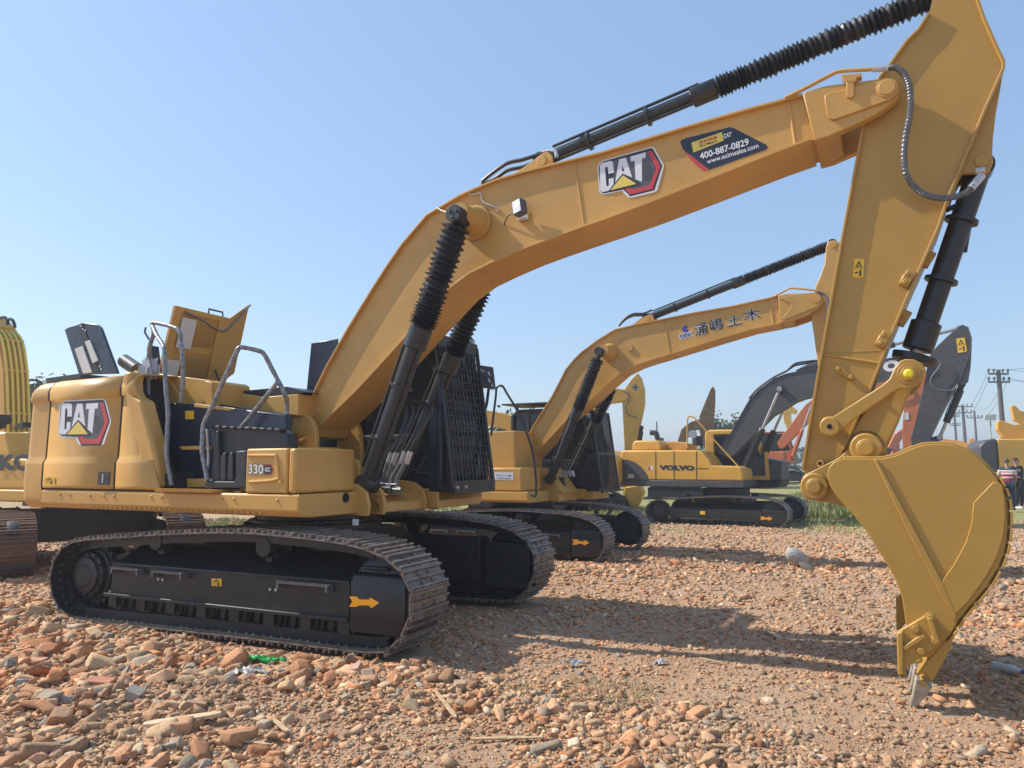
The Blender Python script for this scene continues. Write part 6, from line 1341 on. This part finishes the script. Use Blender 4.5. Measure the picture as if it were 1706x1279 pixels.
def slat(px0, py0, px1, py1, w, t, label, m=None, name='timber_slat', lift=.02):
    a = FT.z(px0, py0, -.03); b = FT.z(px1, py1, -.03); a.z = float(gz(a.x, a.y))+lift; b.z = float(gz(b.x, b.y))+lift; d_ = b-a
    mb = MB(); n = 7; sd_ = Vector((-d_.y, d_.x, 0)).normalized(); r = random.Random(int(px0)); rows = []
    for i in range(n):
        c_ = a.lerp(b, i/(n-1)); h = w/2*(.55 if i in (0, n-1) else 1)*r.uniform(.85, 1.1); rows.append([c_+sd_*h, c_+sd_*h+Vector((0, 0, t)), c_-sd_*h+Vector((0, 0, t*r.uniform(.8, 1.1))), c_-sd_*h, c_+sd_*h])
    mb.grid(rows); mb.f.append((0, 1, 2, 3)); mb.f.append(tuple(len(mb.v)-5+i for i in range(4))); tag(mb.build(name, m or M['timber'], None, bevel=.003), label, 'piece of wood')
slat(238, 1218, 368, 1206, .07, .025, 'pale split timber slat lying at lower left', mat('pale timber', (.62, .46, .28), .7, var=.15, scale=20, bmp=.4), lift=.05)
slat(735, 1125, 795, 1150, .06, .03, 'rotten brown board end on the ridge ahead of the track', mat('rotten wood', (.20, .12, .07), .85, var=.35, scale=30, bmp=.8))
slat(350, 1236, 455, 1244, .02, .012, 'thin crooked stick below the pale timber slat')
slat(786, 1230, 905, 1229, .03, .012, 'straight wooden batten near the bottom centre')
slat(455, 1208, 478, 1228, .03, .015, 'short blond wood splinter right of the timber slat', lift=.03)
slat(725, 1168, 760, 1200, .03, .012, 'cream wood splinter below the ridge of rubble', lift=.03)
slat(1275, 1048, 1302, 1068, .05, .015, 'short pale board on the open ground left of the bucket')
slat(1165, 1100, 1205, 1106, .02, .01, 'thin twig lying by the boom shadow')
def scrap(px, py, wx, wy, h, m, label, cat, seed, name):
    v = FT.z(px, py, -.03); r = np.random.default_rng(seed); n = 22; rows = []
    for i in range(n):
        row = []
        for j in range(n):
            u, w_ = i/(n-1)-.5, j/(n-1)-.5; e = max(0, 1-(2*math.hypot(u, w_))**2)
            x_ = v.x+u*wx*cos(.4)-w_*wy*sin(.4)+r.normal(0, wx*.02); y_ = v.y+u*wx*sin(.4)+w_*wy*cos(.4)+r.normal(0, wy*.03); row.append((x_, y_, float(gz(x_, y_))+.012+abs(r.normal(0, 1))*h*.35+e*h*.8))
        rows.append(row)
    mb = MB(); mb.grid(rows)
    mb.f = [f for f in mb.f if math.hypot((f[0]//n)/(n-1)-.5, (f[0] % n)/(n-1)-.5)*2 < .82+.25*sin(5*math.atan2((f[0] % n)/(n-1)-.5, (f[0]//n)/(n-1)-.5)+seed)]
    tag(mb.build(name, m, None, smooth=60), label, cat)
scrap(435, 1107, .42, .13, .035, mat('green plastic', (.02, .38, .08), .35, var=.3, scale=20), 'crumpled bright green plastic strip on the rubble below the track', 'plastic scrap', 1, 'plastic_scrap')
scrap(410, 1130, .34, .17, .05, mat('white plastic', (.46, .43, .39), .45, var=.12, scale=14), 'crumpled translucent white plastic bag below the green strip', 'plastic bag', 2, 'plastic_bag')
scrap(955, 1106, .22, .10, .04, mat('grey plastic', (.5, .5, .5), .35, var=.15), 'grey-white plastic wisp near the middle foreground', 'plastic scrap', 3, 'plastic_scrap')
scrap(1100, 1104, .14, .08, .03, M['paper'], 'small pale paper scrap by the edge of the boom shadow', 'paper scrap', 4, 'paper_scrap')
v = FT.z(1676, 1118, -.03); d_ = Vector((.8, -.6, 0)); bt = bpy.data.objects.new('plastic_bottle', None); COL.objects.link(bt); bt.location = (v.x, v.y, float(gz(v.x, v.y))+.045); tag(bt, 'clear squashed plastic bottle lying at the right edge beyond the bucket', 'bottle')
MB().lathe(d_*-.10, d_, [(0, .02), (.01, .035), (.05, .036), (.09, .03), (.14, .036), (.17, .03), (.20, .014), (.22, .013)], 16).build('bottle_body', M['film'], bt); MB().lathe(d_*.118, d_, [(0, .016), (.018, .016)], 12).build('bottle_cap', M['blue'], bt)
# grass: short tufts on the strip beyond the machines, taller before the orange one
def grass(name, n, xr, yr, hlo, hhi, dens_seed, thr, c, w_=.012):
    x = RNG.uniform(*xr, n); y = RNG.uniform(*yr, n); k = vnoise(x, y, dens_seed, .45)+.5*vnoise(x, y, dens_seed+1, 1.7) > thr; x, y = x[k], y[k]; n = len(x)
    h = RNG.uniform(hlo, hhi, n)*(1+.4*vnoise(x, y, 9, .8)); a = RNG.uniform(0, 2*pi, n); ln = RNG.normal(0, .3, (n, 2))*h[:, None]; z = gz(x, y)
    w2 = w_*(1+h*2); bx_, by_ = np.cos(a)*w2, np.sin(a)*w2
    V = np.stack([np.stack([x-bx_, y-by_, z-.02], -1), np.stack([x+bx_, y+by_, z-.02], -1), np.stack([x+ln[:, 0], y+ln[:, 1], z+h], -1)], 1)
    F = np.arange(3*n).reshape(n, 3); o = npmesh(name, V.reshape(-1, 3), F, 3, c); tag(o, kind='stuff'); return o
gm, nt, b_ = newmat('grass blades'); cc_ = ramp(nt, noise(nt, .6, 6, .8), [(.3, (.13, .17, .04)), (.45, (.22, .26, .08)), (.58, (.34, .33, .14)), (.72, (.45, .36, .21))]); nt.links.new(cc_, b_.inputs['Base Color']); b_.inputs['Roughness'].default_value = .6
b_.inputs['Subsurface Weight'].default_value = 0
grass('grass', 60000, (-24, 0), (10.3, 26), .05, .15, 50, -.15, gm, .016)
grass('grass', 22000, (-1, 6.5), (16.5, 27), .05, .16, 55, .05, gm, .016)
grass('grass', 26000, (-16, -1), (4.2, 10.5), .04, .12, 60, .12, gm, .014)
grass('tall_grass', 26000, (3.0, 8.6), (19.5, 36), .15, .5, 70, -.2, gm, .022)
grass('tall_grass', 12000, (8.6, 22), (29, 37), .15, .45, 75, -.2, gm, .022)
grass('grass', 5000, (3, 9), (14.5, 20), .04, .10, 80, .25, gm, .014)
grass('grass', 1500, (3.2, 4.4), (-1.9, -1.2), .02, .06, 90, .45, gm, .003)
hm = bpy.data.materials.new('pale summer haze'); hm.use_nodes = True; ht = hm.node_tree; ht.nodes.clear(); ho = ht.nodes.new('ShaderNodeOutputMaterial'); hv = ht.nodes.new('ShaderNodeVolumePrincipled')
hv.inputs['Color'].default_value = (.86, .90, .96, 1); hv.inputs['Density'].default_value = .0022; hv.inputs['Anisotropy'].default_value = .3; ht.links.new(hv.outputs[0], ho.inputs['Volume'])
hzb = MB().box(-2550, 2560, -2500, 4100, -3, 16).build('haze', hm, None, smooth=0); tag(hzb, kind='stuff')
# ---------------------------------------------------------------- light and sky
SUN_EL = radians(44); d = Vector((1, .145, 0)).normalized()*cos(SUN_EL)+Vector((0, 0, -sin(SUN_EL)))
sd = bpy.data.lights.new('sun', 'SUN'); sun = bpy.data.objects.new('sun', sd); COL.objects.link(sun)
sd.energy = 3.7; sd.angle = radians(.6); sd.color = (1., .93, .82)
sun.rotation_euler = d.to_track_quat('-Z', 'Y').to_euler()
w = bpy.data.worlds.new('World'); scene.world = w; w.use_nodes = True; nt = w.node_tree
sky = nt.nodes.new('ShaderNodeTexSky'); sky.sky_type = 'NISHITA'; sky.sun_disc = False
sky.sun_elevation = SUN_EL; s_ = -d; sky.sun_rotation = math.atan2(s_.x, s_.y)
sky.air_density = 1.25; sky.dust_density = .6; sky.ozone_density = 2.2; sky.altitude = 0
bg = nt.nodes['Background']; mt = nt.nodes.new('ShaderNodeMix'); mt.data_type = 'RGBA'; mt.blend_type = 'MULTIPLY'; mt.inputs['Factor'].default_value = 1; nt.links.new(sky.outputs['Color'], mt.inputs['A']); mt.inputs['B'].default_value = (.96, .97, 1.06, 1); hz = nt.nodes.new('ShaderNodeMix'); hz.data_type = 'RGBA'; hz.inputs['Factor'].default_value = .58; nt.links.new(mt.outputs['Result'], hz.inputs['A']); hz.inputs['B'].default_value = (1.26, 1.97, 2.88, 1); nt.links.new(hz.outputs['Result'], bg.inputs['Color']); bg.inputs['Strength'].default_value = .15
vs = scene.view_settings; vs.view_transform = 'Standard'; vs.look = 'None'; vs.exposure = .64; vs.gamma = 1
